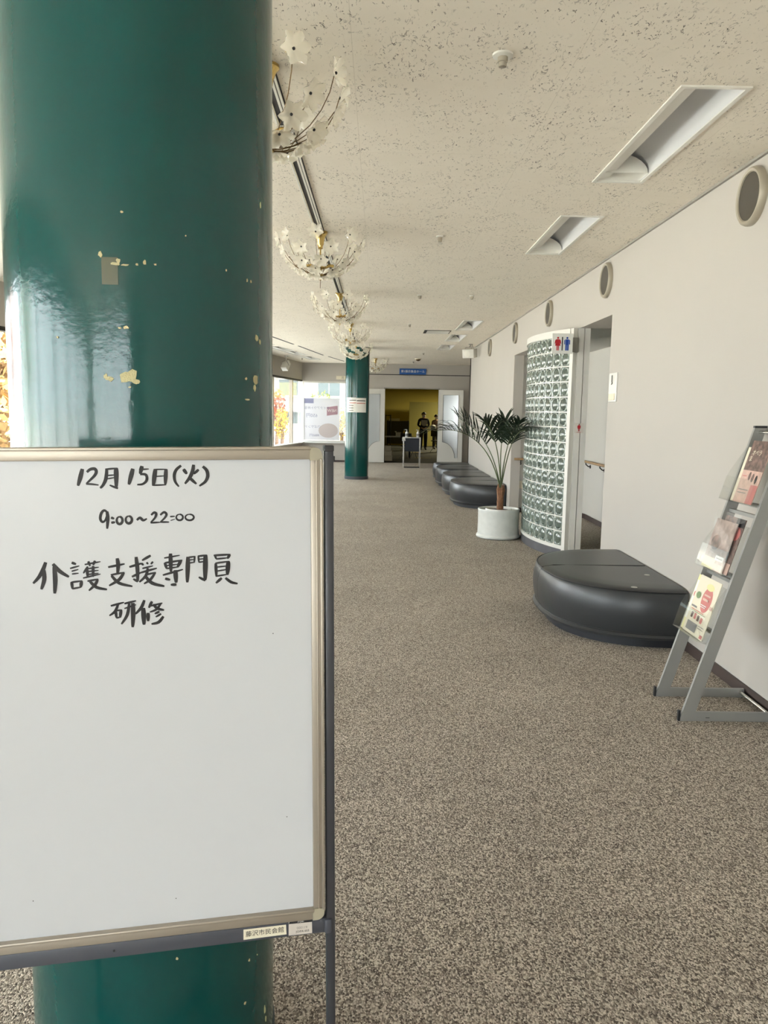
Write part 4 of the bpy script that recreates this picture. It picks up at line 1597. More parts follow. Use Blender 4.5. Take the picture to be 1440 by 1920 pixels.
arc_band(GR - 0.085, GR, 0, 0.1, A0, -A0).build('plinth', 'base_grey', gs, world=True)
arc_band(GR - 0.09, GR + 0.006, 0.1, Z0, A0, -A0).build('bottom_frame', 'white_paint', gs, world=True)
arc_band(GR - 0.09, GR + 0.012, Z0 + NROW * PITCH, OZ, A0, -A0).build('top_frame', 'white_paint', gs, world=True)
for s in (-1, 1):
    a = s * math.radians(25)
    arc_band(GR - 0.09, GR + 0.006, 0, OZ, a, a + s * 0.022, 2).build('end_frame', 'white_paint', gs, world=True)
for r_ in range(NROW + 1):
    z = Z0 + r_ * PITCH
    arc_band(GR - 0.076, GR - 0.006, z - 0.0055, z + 0.0055, A0, -A0).build('mortar_row', 'white_gloss', gs, world=True)
for c in range(NCOL + 1):
    a = A0 + c * dA
    arc_band(GR - 0.076, GR - 0.006, Z0, Z0 + NROW * PITCH, a - 0.0022, a + 0.0022, 1).build('mortar_column', 'white_gloss', gs, world=True)


def block_mesh():
    """local: x across, y up, z outwards; pressed circle on both faces"""
    h = 0.0747
    m = MB()
    seg = 16

    def sq(a):
        c, s = math.cos(a), math.sin(a)
        k = h / max(abs(c), abs(s))
        return c * k, s * k
    angs = [2 * PI * (k + 0.5) / seg for k in range(seg)]
    sqp = []
    for a in angs:
        sqp.append(sq(a))
    rings = [[(x, y, -0.003) for x, y in sqp], [(x * 0.95, y * 0.95, 0.0) for x, y in sqp]]
    rings += [[(rr * math.cos(a), rr * 1.06 * math.sin(a), zz) for a in angs] for rr, zz in ((0.059, -0.001), (0.055, -0.009), (0.047, -0.0045), (0.036, 0.0003), (0.024, 0.0038), (0.012, 0.0058))]
    vs = [p for r in rings for p in r] + [(0, 0, 0.0065)]
    fs = []
    for i in range(len(rings) - 1):
        for k in range(seg):
            fs.append((i * seg + k, i * seg + (k + 1) % seg, (i + 1) * seg + (k + 1) % seg, (i + 1) * seg + k))
    o_ = (len(rings) - 1) * seg
    fs += [(o_ + k, o_ + (k + 1) % seg, len(vs) - 1) for k in range(seg)]
    m.add(vs, fs)
    m.mi = [0 if i < 3 * seg else 1 for i in range(len(m.f))]
    # body sides and plain back
    bk = [(x, y, -0.08) for x, y in sqp]
    n_ = len(m.v)
    m.add(bk, [tuple(range(seg - 1, -1, -1))])
    m.f += [(k, n_ + k, n_ + (k + 1) % seg, (k + 1) % seg) for k in range(seg)]
    m.mi += [0] * seg
    return m.mesh('glass_block', ['block_glass', 'block_lens'], 60)


ME_BLOCK = block_mesh()
for r_ in range(NROW):
    for c in range(NCOL):
        a = A0 + (c + 0.5) * dA
        nrm = Vector((-math.cos(a), math.sin(a), 0))
        up = Vector((0, 0, 1))
        x = up.cross(nrm)
        mm = Matrix((x, up, nrm)).transposed().to_4x4()
        mm.translation = gp(a, GR - 0.001, Z0 + (r_ + 0.5) * PITCH)
        link('glass_block', ME_BLOCK, gs, wm(gs).inverted() @ mm)

# hanging washroom sign
ws = empty('washroom_sign', (1.87, 8.3, 2.28), label='square washroom sign with red and blue figures on the glass blocks', cat='sign')
SX0, SX1, SZ0, SZ1, SY = 1.764, 1.977, 2.174, 2.378, 8.3
MB().bbox((SX0, SY, SZ0), (SX1, SY + 0.02, SZ1), 0.003).build('board', 'sign_white', ws, world=True)
MB().box((1.95, SY + 0.02, 2.2), (1.97, 8.42, 2.35)).build('bracket', 'trim_grey', ws, world=True)
MB().box((1.95, 8.42, 2.2), (2.068, 8.46, 2.35)).build('bracket', 'trim_grey', ws, world=True)


def figure(cx, zt, h, woman, m_, y, parent):
    mb = MB()
    ya, yb = y - 0.0012, y + 0.0005

    def pp(pts_):
        vs = [(cx + px_ * h, ya, zt - pz * h) for px_, pz in pts_]
        n_ = len(vs)
        vs += [(v[0], yb, v[2]) for v in vs]
        mb.add(vs, [tuple(range(n_)), tuple(range(2 * n_ - 1, n_ - 1, -1))] + [(i, n_ + i, n_ + (i + 1) % n_, (i + 1) % n_) for i in range(n_)])
    pp([(0.075 * math.cos(a), 0.075 + 0.075 * math.sin(a)) for a in [2 * PI * k / 14 for k in range(14)]])
    if woman:
        pp([(-0.11, 0.18), (0.11, 0.18), (0.20, 0.66), (-0.20, 0.66)])
        pp([(-0.11, 0.18), (-0.20, 0.24), (-0.25, 0.50), (-0.19, 0.51), (-0.13, 0.32)])
        pp([(0.11, 0.18), (0.13, 0.32), (0.19, 0.51), (0.25, 0.50), (0.20, 0.24)])
        pp([(-0.09, 0.66), (-0.015, 0.66), (-0.015, 1.0), (-0.09, 1.0)])
        pp([(0.015, 0.66), (0.09, 0.66), (0.09, 1.0), (0.015, 1.0)])
    else:
        pp([(-0.13, 0.18), (0.13, 0.18), (0.13, 0.60), (-0.13, 0.60)])
        pp([(-0.15, 0.19), (-0.22, 0.25), (-0.22, 0.55), (-0.155, 0.55)])
        pp([(0.15, 0.19), (0.155, 0.55), (0.22, 0.55), (0.22, 0.25)])
        pp([(-0.125, 0.60), (-0.012, 0.60), (-0.012, 1.0), (-0.125, 1.0)])
        pp([(0.012, 0.60), (0.125, 0.60), (0.125, 1.0), (0.012, 1.0)])
    return mb.build('pictogram', m_, parent, world=True)


figure(1.823, 2.343, 0.137, True, 'red', SY, ws)
figure(1.918, 2.343, 0.137, False, 'blue', SY, ws)
MB().box((1.863, SY - 0.0012, 2.205), (1.874, SY + 0.0005, 2.343)).build('divider', 'dark_line', ws, world=True)

ds = empty('jamb_sticker', (2.1, 8.45, 1.36), label='small clear sticker with a red figure on the white door post', cat='sticker')
MB().box((2.072, 8.4488, 1.36), (2.166, 8.4498, 1.467)).build('sheet', 'sticker', ds, world=True)
figure(2.118, 1.456, 0.075, True, 'red', 8.4486, ds)
MB().box((2.094, 8.4478, 1.368), (2.142, 8.4487, 1.371)).build('print', 'red', ds, world=True)

# wall plate with a hanging pen near the opening
wp = empty('wall_plate', (XW, 7.13, 1.67), label='pale plastic holder plate on the wall beside the washroom opening', cat='wall plate')
MB().bbox((XW - 0.012, 7.02, 1.672), (XW, 7.245, 1.926), 0.003).build('plate', 'white_gloss', wp, world=True)
MB().bbox((XW - 0.02, 7.05, 1.685), (XW - 0.012, 7.215, 1.745), 0.003).build('pocket', 'paper_cream', wp, world=True)
MB().tube([(XW - 0.02, 7.13, 1.905), (XW - 0.02, 7.13, 1.85), (XW - 0.02, 7.12, 1.835), (XW - 0.02, 7.14, 1.825)], 0.004, 6).build('pen', 'black_plastic', wp, world=True)

# handrails in the washroom lobby
def handrail(pts_, brackets, lab):
    o = empty('handrail', (pts_[0][0], pts_[0][1], 0.85), label=lab, cat='handrail')
    MB().tube(pts_, 0.019, 10).build('rail', 'rail_wood', o, world=True, smooth=50)
    for p, d in brackets:
        m = MB()
        p = Vector(p)
        d = Vector(d)
        m.tube([p, p - Vector((0, 0, 0.03)), p + d * 0.5 - Vector((0, 0, 0.06)), p + d - Vector((0, 0, 0.065))], 0.009, 7)
        m.tube([p + d * 0.85 - Vector((0, 0, 0.065)), p + d - Vector((0, 0, 0.065))], 0.026, 12)
        m.build('bracket', 'bracket_black', o, world=True, smooth=50)
    return o


handrail([(3.06, y, 0.87) for y in (7.6, 9.0, 10.5, 11.78)], [((3.06, 10.95, 0.86), (0.07, 0, 0)), ((3.06, 11.7, 0.86), (0.07, 0, 0)), ((3.06, 9.2, 0.86), (0.07, 0, 0))], 'wooden handrail on black brackets along the curved lobby wall')
handrail([(2.13, 12.46, 0.85), (2.35, 12.46, 0.85)], [((2.235, 12.46, 0.84), (0, 0.09, 0))], 'short round-ended wooden handrail beside the glass blocks')
so = empty('socket_plate', (2.265, 12.545, 0.38), label='small cream socket plate low behind the white pot', cat='socket')
MB().bbox((2.23, 12.535, 0.38), (2.30, 12.55, 0.5), 0.003).build('plate', 'paper_cream', so, world=True)

# ------------------------------------------------------------------ leather benches
def bench_outline(half, depth, a0, a1, n_=26, e0=2.5, e1=2.5):
    """points of the rounded front; wall side at x=0, front towards -x; angle a along y"""
    out = []
    for k in range(n_ + 1):
        a = a0 + (a1 - a0) * k / n_
        c, s = math.cos(a), math.sin(a)
        e = e0 if s < 0 else e1
        r = (abs(c / depth) ** e + abs(s / half) ** e) ** (-1 / e)
        out.append((-r * c, r * s))
    return out


def make_bench(yc_, label, halves=(-1, 1), half=0.865, depth=0.83, dots=False):
    o = empty('bench', (XW - 0.014, yc_, 0), label=label, cat='bench', group=None)
    for s in halves:
        ang = [(-PI / 2, 0.0), (0.0, PI / 2)][s > 0]
        gap = 0.002

        def ring(inset, z):
            q = bench_outline(half - inset, depth - inset, ang[0], ang[1])
            q = [(max(x, -depth), y) for x, y in q]
            q = [(min(x, -0.002), (y - gap if s < 0 else y + gap)) for x, y in q]
            # close through the wall side corner
            q.append((-0.002, s * gap) if s > 0 else (-0.002, -gap))
            if s > 0:
                q = q[:-1]
                q = [q[0]] + q[1:] + [(-0.002, gap)]
            return [(x, y, z) for x, y in q]

        def stack(levels, name, m_, parent, smooth=45):
            rs = [ring(i, z) for i, z in levels]
            n_ = len(rs[0])
            vs = [p for r in rs for p in r]
            fs = []
            for i in range(len(rs) - 1):
                for k in range(n_):
                    fs.append((i * n_ + k, i * n_ + (k + 1) % n_, (i + 1) * n_ + (k + 1) % n_, (i + 1) * n_ + k))
            fs.append(tuple(range(n_ - 1, -1, -1)))
            fs.append(tuple(range((len(rs) - 1) * n_, len(rs) * n_)))
            if True:
                pass
            mb = MB()
            mb.add(vs, [f[::-1] for f in fs])
            return mb.build(name, m_, parent, smooth=smooth)
        stack([(0.075, 0.0), (0.075, 0.06)], 'plinth', 'plinth', o)
        cu = stack([(0.04, 0.058), (0.012, 0.066), (0.006, 0.082), (0.022, 0.098), (0.026, 0.102), (0.008, 0.16), (0.0, 0.24), (0.004, 0.31), (0.018, 0.365), (0.028, 0.384), (0.042, 0.396), (0.10, 0.406), (0.22, 0.411)], 'cushion', 'leather', o, 50)
        pr = ring(0.028, 0.388)
        MB().tube(pr[:-1], 0.0055, 6).build('piping', 'leather_seam', cu)
        pr = ring(0.024, 0.100)
        MB().tube(pr[:-1], 0.004, 6).build('piping', 'leather_seam', cu)
        # radial seam edge
        yseam = pr[0][1] if s > 0 else pr[-2][1]
        MB().tube([(-depth + 0.03, s * 0.006, 0.39), (-depth + 0.12, s * 0.006, 0.406), (-0.01, s * 0.006, 0.411)], 0.0045, 6).build('piping', 'leather_seam', cu)
    if dots:
        for px, py, r in ((1189, 1101, 0.022), (1213, 1078, 0.020)):
            p = at_z(px, py, 0.412)
            MB().lathe([(r, 0.0), (r * 0.9, 0.0016)], 16, c=tuple(p)).build('tape_dot', 'tape_dot', o, world=True)
    return o


make_bench(5.985, 'black leather half-round bench with two pale dots beside the leaflet rack', dots=True)
make_bench(13.62, 'black leather half-round bench directly behind the potted palm')
make_bench(15.356, 'black leather half-round bench, middle of the row past the palm')
make_bench(17.092, 'black leather half-round bench, third of the row past the palm')
make_bench(18.545, 'black leather quarter bench ending the row at the wall corner', halves=(-1,), half=0.58, depth=0.80)

# ------------------------------------------------------------------ potted palm
PC = (1.525, 9.93)
po = empty('plant_pot', (PC[0], PC[1], 0), label='wide pale glazed ceramic pot with a rolled foot holding the palm', cat='pot')
MB().lathe([(0.25, 0.0), (0.272, 0.012), (0.276, 0.03), (0.268, 0.048), (0.258, 0.056), (0.256, 0.2), (0.258, 0.34), (0.262, 0.356), (0.258, 0.368), (0.246, 0.368), (0.24, 0.355), (0.24, 0.33), (0.0, 0.33)], 48).build('body', 'pot', po, smooth=35)
MB().lathe([(0.155, 0.331), (0.155, 0.362), (0.163, 0.368), (0.168, 0.362), (0.168, 0.331)], 40).build('inner_rim', 'white_gloss', po, smooth=40)
MB().lathe([(0.155, 0.331), (0.15, 0.345), (0.0, 0.35)], 30).build('soil', 'soil', po, smooth=60)

pa = empty('palm', (PC[0] + 0.015, PC[1], 0.345), label='slender potted palm with dark arching fan fronds', cat='plant')
random.seed(3)
m = MB()
prof = []
for k in range(9):
    prof.append((0.040 + 0.004 * (k % 2) - 0.004 * k / 8 * 0, 0.0 + 0.285 * k / 8))
m.lathe(prof, 14)
m.build('trunk', 'palm_trunk', pa, smooth=60)
for k in range(5):
    a = 2 * PI * k / 5
    sm = MB()
    c, s = math.cos(a), math.sin(a)
    sm.tube([(0.035 * c, 0.035 * s, 0.18), (0.044 * c, 0.044 * s, 0.26), (0.035 * c, 0.035 * s, 0.33)], [0.012, 0.014, 0.003], 6)
    sm.build('sheath', 'palm_trunk', pa, smooth=60)


def bez(ps, n_=22):
    ps = [Vector(p) for p in ps]
    out = []
    for k in range(n_ + 1):
        t = k / n_
        q = ps[:]
        while len(q) > 1:
            q = [q[i].lerp(q[i + 1], t) for i in range(len(q) - 1)]
        out.append(q[0])
    return out


def frond(ctrl, start, ln, lift, droop, nleaf=17):
    path = bez(ctrl)
    n_ = len(path)
    st = MB()
    st.tube(path, [0.009 - 0.0065 * i / (n_ - 1) for i in range(n_)], 6)
    fo = st.build('frond', 'palm_stalk', pa, smooth=60)
    lf = MB()
    for i in range(nleaf):
        u = start + (1 - start) * i / (nleaf - 1)
        fi = u * (n_ - 1)
        i0 = min(int(fi), n_ - 2)
        p = path[i0].lerp(path[i0 + 1], fi - i0)
        t = (path[i0 + 1] - path[i0]).normalized()
        side = t.cross(Vector((0, 0, 1)))
        side = side.normalized() if side.length > 0.05 else Vector((0, 1, 0))
        up = side.cross(t).normalized()
        for s in (-1, 1):
            v = (i / (nleaf - 1))
            L_ = ln * (0.72 + 0.5 * math.sin(PI * (0.15 + 0.75 * v))) * random.uniform(0.85, 1.1)
            d = (t * (0.55 + 0.5 * v) + side * s * (0.62 - 0.25 * v) + up * lift * random.uniform(0.6, 1.25) + Vector((random.uniform(-.12, .12), random.uniform(-.12, .12), random.uniform(-.1, .12)))).normalized()
            wv = d.cross(up)
            wv = wv.normalized() if wv.length > 0.05 else side
            vs = []
            NS = 6
            for k in range(NS + 1):
                q = k / NS
                c_ = p + d * L_ * q + Vector((0, 0, -droop * L_ * q ** 2.4))
                hw = 0.0135 * (math.sin(PI * min(1, 0.12 + q * 0.9)) ** 0.7) * (1 - 0.3 * q) if q < 1 else 0.0008
                fold = up * hw * 0.35
                vs += [c_ + wv * hw + fold, c_, c_ - wv * hw + fold]
            fs = []
            for k in range(NS):
                fs += [(3 * k, 3 * k + 1, 3 * k + 4, 3 * k + 3), (3 * k + 1, 3 * k + 2, 3 * k + 5, 3 * k + 4)]
            lf.add(vs, fs)
    lf.build('leaf_blade', 'palm_leaf', fo, smooth=60)
    return fo


B0 = Vector((0, 0, 0.26))
frond([B0, (-0.10, 0.0, 0.62), (-0.22, -0.02, 0.92), (-0.55, -0.05, 1.05), (-0.84, -0.1, 0.98)], 0.50, 0.31, 0.55, 0.45, 18)
frond([B0, (-0.05, 0.03, 0.55), (-0.14, 0.08, 0.80), (-0.24, 0.16, 0.98), (-0.52, 0.30, 1.14)], 0.56, 0.30, 0.6, 0.25, 14)
frond([B0, (-0.02, -0.05, 0.55), (-0.08, -0.12, 0.85), (-0.16, -0.28, 1.02), (-0.30, -0.52, 1.10)], 0.58, 0.28, 0.55, 0.3, 14)
frond([B0, (0.0, 0.05, 0.55), (-0.02, 0.12, 0.8), (0.05, 0.26, 0.98), (0.10, 0.46, 1.12)], 0.58, 0.28, 0.6, 0.25, 14)
frond([B0, (0.015, -0.02, 0.55), (0.03, -0.10, 0.80), (0.06, -0.28, 1.02), (0.10, -0.62, 1.10)], 0.56, 0.28, 0.5, 0.35, 15)
frond([B0, (0.04, -0.03, 0.55), (0.08, -0.08, 0.85), (0.10, -0.35, 1.05), (0.16, -0.85, 1.02)], 0.55, 0.30, 0.45, 0.4, 16)

# ------------------------------------------------------------------ leaflet rack
lr = empty('leaflet_rack', (1.82, 4.08, 0), label='grey leaning leaflet stand with three clear pockets against the wall', cat='brochure rack')
YN, YFAR = 3.905, 4.262
BW = 0.018


def lean(z):
    return 1.60 + (2.035 - 1.60) * z / 1.50


for yy in (YN, YFAR):
    m = MB()
    # leaning upright: flat bar, wide face towards the side
    d = Vector((lean(1.5) - lean(0), 0, 1.5)).normalized()
    nrm = Vector((d.z, 0, -d.x))
    pts_ = [Vector((lean(0.0), yy, 0.0)) - nrm * 0.032, Vector((lean(0.0), yy, 0.0)) + nrm * 0.032]
    a, b_ = Vector((1.565, yy, 0.0)), Vector((1.632, yy, 0.0))
    top = 1.505
    c, e = Vector((lean(top) - 0.022, yy, top)), Vector((lean(top) + 0.038, yy, top - 0.01))
    vs = [a, b_, e, c]
    vs = [v + Vector((0, 0, 0)) for v in vs] + [v + Vector((0, BW, 0)) for v in vs]
    m.add(vs, [(0, 1, 2, 3), (7, 6, 5, 4), (0, 4, 5, 1), (1, 5, 6, 2), (2, 6, 7, 3), (3, 7, 4, 0)])
    m.build('upright', 'steel_grey', lr, world=True)
    MB().bbox((1.60, yy + 0.0005, 0.0), (2.062, yy + BW - 0.0005, 0.05), 0.002).build('base_bar', 'steel_grey', lr, world=True)
    MB().bbox((1.558, yy - 0.001, 0.0), (1.57, yy + BW + 0.001, 0.056), 0.002).build('end_cap', 'black_plastic', lr, world=True)
    MB().bbox((lean(top) - 0.026, yy - 0.002, top - 0.008), (lean(top) + 0.042, yy + BW + 0.002, top + 0.004), 0.002).build('top_cap', 'black_plastic', lr, world=True)
MB().tube([(2.04, YN + 0.01, 0.03), (2.04, YFAR + 0.01, 0.03)], 0.010, 8).build('back_rod', 'chrome', lr, world=True, smooth=50)
MB().tube([(lean(1.48) + 0.01, YN + 0.01, 1.475), (lean(1.48) + 0.01, YFAR + 0.01, 1.475)], 0.008, 8).build('top_rod', 'chrome', lr, world=True, smooth=50)
for z in (1.10, 1.045, 0.735, 0.44, 0.71):
    MB().box((lean(z) + 0.0, YN + BW, z), (lean(z) + 0.02, YFAR, z + 0.018)).build('shelf_bar', 'steel_grey', lr, world=True)
MB().box((1.70, YN - 0.0006, 0.018), (1.72, YN + 0.0002, 0.021)).build('maker_mark', 'black_plastic', lr, world=True)

LD = Vector((lean(1.5) - lean(0), 0, 1.5)).normalized()
LN = Vector((-LD.z, 0, LD.x))     # out of the rack, towards the corridor


def pocket(zb, hgt, side_h, name='pocket'):
    """clear pocket whose back lies on the uprights; zb bottom height"""
    o = empty(name, (lean(zb), YN + 0.02, zb))
    o.parent = lr
    o.matrix_basis = wm(lr).inverted() @ Matrix.Translation((lean(zb), YN + 0.02, zb))
    WORLD[o.name] = Matrix.Translation((lean(zb), YN + 0.02, zb))
    base = Vector((lean(zb) - 0.025, 0, zb))
    y0, y1 = YN + BW + 0.004, YFAR - 0.004
    dep = 0.055
    th = 0.003

    def pt(u, n_, y):
        q = base + LD * u + LN * n_
        return Vector((q.x, y, q.z))

    def sl(u0, u1, n0, n1, ya, yb, nm):
        m_ = MB()
        vs = [pt(u0, n0, ya), pt(u1, n0, ya), pt(u1, n1, ya), pt(u0, n1, ya), pt(u0, n0, yb), pt(u1, n0, yb), pt(u1, n1, yb), pt(u0, n1, yb)]
        m_.add(vs, [(0, 1, 2, 3), (7, 6, 5, 4), (0, 4, 5, 1), (1, 5, 6, 2), (2, 6, 7, 3), (3, 7, 4, 0)])
        m_.build(nm, 'acrylic', o, world=True)
    sl(0, hgt, 0, th, y0, y1, 'back_sheet')
    sl(0, side_h, dep, dep + th, y0, y1, 'front_sheet')
    sl(-th, 0, 0, dep + th, y0, y1, 'floor_sheet')
    for ya in (y0, y1 - th):
        m_ = MB()
        out = [(0, 0), (hgt, 0), (hgt, 0.006), (side_h * 1.25, dep * 0.9), (side_h, dep), (0, dep)]
        vs = [pt(u, n_, ya) for u, n_ in out] + [pt(u, n_, ya + th) for u, n_ in out]
        n6 = len(out)
        m_.add(vs, [tuple(range(n6)), tuple(range(2 * n6 - 1, n6 - 1, -1))] + [(i, n6 + i, n6 + (i + 1) % n6, (i + 1) % n6) for i in range(n6)])
        m_.build('side_sheet', 'acrylic', o, world=True)
    return base, pt, y0, y1


def leaflet(pt, u0, u1, n_, y0, y1, name, label, m_, prints, skew=0.0, text_=None):
    o = empty(name, pt(u0, n_, (y0 + y1) / 2), label=label, cat='leaflet')
    mb = MB()
    th = 0.004
    vs = [pt(u0, n_, y0), pt(u1, n_, y0 + skew), pt(u1, n_, y1 + skew), pt(u0, n_, y1), pt(u0, n_ + th, y0), pt(u1, n_ + th, y0 + skew), pt(u1, n_ + th, y1 + skew), pt(u0, n_ + th, y1)]
    mb.add(vs, [(0, 1, 2, 3), (7, 6, 5, 4), (0, 4, 5, 1), (1, 5, 6, 2), (2, 6, 7, 3), (3, 7, 4, 0)])
    mb.build('sheet', m_, o, world=True)
    for i, (kind, ua, ub, ya, yb, mm_) in enumerate(prints):
        q = MB()
        nn = n_ + th + 0.0006 + 0.0002 * i
        f = lambda u, y: pt(u0 + (u1 - u0) * u, nn, y1 + (y0 - y1) * y + skew * u)
        if kind == 'r':
            q.poly([f(ua, ya), f(ua, yb), f(ub, yb), f(ub, ya)])
        elif kind == 'e':
            q.poly([f((ua + ub) / 2 + (ub - ua) / 2 * math.sin(t), (ya + yb) / 2 + (yb - ya) / 2 * math.cos(t)) for t in [2 * PI * k / 20 for k in range(20)]])
        q.build('print', mm_, o, world=True)
    for (s, size, uu, yy_, mm_) in (text_ or []):
        p = pt(u0 + (u1 - u0) * uu, n_ + th + 0.003, y1 + (y0 - y1) * yy_ + skew * uu)
        text(s, size, wm(o).inverted() @ facing(p, (0, -1, 0), tuple(LD)), o, mm_, extr=0.0002)
    return o


base, pt, y0, y1 = pocket(1.105, 0.30, 0.125)
leaflet(pt, 0.004, 0.335, 0.018, y0 + 0.03, y1 - 0.09, 'leaflet', 'dusky pink leaflet with white title in the top pocket', 'pink_print',
        [('r', 0.52, 1.0, 0.0, 1.0, 'dusk_print'), ('r', 0.0, 0.3, 0.65, 1.0, 'rose'), ('e', 0.36, 0.5, 0.38, 0.5, 'dusk_print'), ('e', 0.34, 0.48, 0.55, 0.68, 'dusk_print'), ('e', 0.32, 0.46, 0.74, 0.86, 'print_black'), ('r', 0.2, 0.215, 0.1, 0.6, 'print_grey'), ('r', 0.15, 0.163, 0.1, 0.55, 'print_grey'), ('r', 0.42, 0.433, 0.08, 0.3, 'rose')],
        text_=[('オペラ', 0.034, 0.80, 0.42, 'paper_cream'), ('ま', 0.034, 0.70, 0.2, 'paper_cream')])
leaflet(pt, 0.004, 0.30, 0.008, y0 + 0.06, y1 - 0.04, 'leaflet', 'plain cream leaflet tucked behind the dusky pink one', 'paper_cream', [('r', 0.6, 0.9, 0.2, 0.8, 'dusk_print')])
base, pt, y0, y1 = pocket(0.745, 0.27, 0.12)
leaflet(pt, 0.004, 0.30, 0.016, y0 + 0.02, y1 - 0.08, 'leaflet', 'dark leaflet standing behind the bagged one in the middle pocket', 'dusk_print',
        [('e', 0.6, 0.85, 0.55, 0.95, 'rose'), ('r', 0.0, 0.2, 0.3, 1.0, 'pink_print'), ('r', 0.85, 1.0, 0.6, 1.0, 'print_black')])
leaflet(pt, 0.002, 0.27, 0.032, y0 + 0.06, y1 - 0.03, 'leaflet', 'leaflet in a glossy clear bag with a lime foot in the middle pocket', 'haze_print',
        [('r', 0.0, 0.22, 0.0, 0.6, 'lemon'), ('r', 0.0, 0.14, 0.6, 1.0, 'pink_print'), ('e', 0.38, 0.68, 0.1, 0.55, 'dusk_print'), ('r', 0.2, 0.3, 0.55, 0.95, 'paper'), ('r', 0.24, 0.255, 0.6, 0.9, 'print_grey')])
bg = MB()
random.seed(8)
for i in range(13):
    for j in range(7):
        u = 0.0 + 0.315 * i / 12
        yy = (y1 - 0.012) + (y0 + 0.05 - y1) * j / 6
        bg.v.append(tuple(pt(u, 0.040 + 0.006 * math.sin(i * 1.3 + j) * random.random() + 0.008 * (j == 3), yy)))
for i in range(12):
    for j in range(6):
        bg.f.append((i * 7 + j, i * 7 + j + 1, (i + 1) * 7 + j + 1, (i + 1) * 7 + j))
        bg.mi.append(0)
bagE = empty('plastic_bag', pt(0, 0.04, (y0 + y1) / 2), label='crinkled clear plastic sleeve over a leaflet in the middle pocket', cat='bag')
bg.build('film', 'bag', bagE, world=True, smooth=180)
base, pt, y0, y1 = pocket(0.40, 0.30, 0.13)
lp = [('e', 0.42, 0.86, 0.38, 0.84, 'rose'), ('e', 0.8, 0.92, 0.42, 0.78, 'lemon'), ('r', 0.26, 0.36, 0.16, 0.26, 'dusk_print'), ('r', 0.26, 0.36, 0.32, 0.42, 'rose'), ('r', 0.25, 0.35, 0.48, 0.58, 'dusk_print'), ('r', 0.24, 0.34, 0.64, 0.74, 'rose'),
      ('r', 0.05, 0.2, 0.12, 0.6, 'print_grey'), ('r', 0.02, 0.08, 0.85, 0.97, 'rose'), ('e', 0.6, 0.72, 0.1, 0.3, 'leafprint'), ('r', 0.4, 0.412, 0.1, 0.7, 'rose'), ('r', 0.44, 0.47, 0.06, 0.32, 'print_grey'), ('r', 0.375, 0.385, 0.12, 0.8, 'leafprint'), ('r', 0.15, 0.158, 0.66, 0.92, 'print_grey'), ('r', 0.19, 0.198, 0.66, 0.92, 'print_grey'), ('r', 0.52, 0.58, 0.86, 0.98, 'pink_print')]
leaflet(pt, 0.002, 0.315, 0.020, y0 + 0.02, y1 - 0.055, 'leaflet', 'cream leaflet with a rose oval and small figures in the lowest pocket', 'paper_cream', lp + [('r', 0.70, 0.73, 0.46, 0.76, 'pink_print'), ('r', 0.62, 0.66, 0.46, 0.72, 'pink_print'), ('r', 0.53, 0.545, 0.45, 0.72, 'paper'), ('r', 0.50, 0.512, 0.46, 0.70, 'paper')])
leaflet(pt, 0.002, 0.31, 0.012, y0 + 0.06, y1 - 0.012, 'leaflet', 'pale yellow leaflet half hidden behind the rose oval one', 'lemon', [('r', 0.2, 0.9, 0.02, 0.2, 'paper'), ('e', 0.6, 0.7, 0.05, 0.15, 'rose')])

# ------------------------------------------------------------------ wall speaker and spotlight
sp = empty('loudspeaker', (1.87, 16.95, 2.70), label='white box loudspeaker on a bracket near the wall corner', cat='speaker')
mt = Matrix.Translation((1.875, 16.9, 2.80)) @ Matrix.Rotation(-0.5, 4, 'Z') @ Matrix.Rotation(0.16, 4, 'X')
m = MB()
m.bbox((-0.13, -0.10, -0.10), (0.13, 0.10, 0.085), 0.012, mtx=mt)
m.build('cabinet', 'white_paint', sp, world=True, smooth=40)
MB().lathe([(0.062, 0.0), (0.07, 0.004), (0.058, 0.008), (0.0, 0.01)], 20, mtx=mt @ Matrix.Translation((-0.02, -0.10, -0.01)) @ Matrix.Rotation(PI / 2, 4, 'X')).build('grille', 'fixture_white', sp, world=True, smooth=50)
m = MB()
m.tube([mt @ Vector((-0.10, 0.0, 0.085)), mt @ Vector((-0.10, 0.0, 0.115)), mt @ Vector((0.09, 0.0, 0.115)), mt @ Vector((0.09, 0.0, 0.085))], 0.008, 6)
m.tube([mt @ Vector((0, 0, 0.115)), Vector((1.89, 16.9, CZ - 0.01))], 0.011, 8)
m.tube([Vector((1.89, 16.9, CZ - 0.012)), Vector((1.89, 16.9, CZ))], 0.045, 14)
m.build('bracket', 'trim_grey', sp, world=True, smooth=50)
MB().tube([(1.91, 16.9, CZ), (1.93, 16.88, CZ - 0.05), (1.90, 16.9, CZ - 0.08), (1.94, 16.92, CZ - 0.11)], 0.004, 5).build('cable', 'black_plastic', sp, world=True)

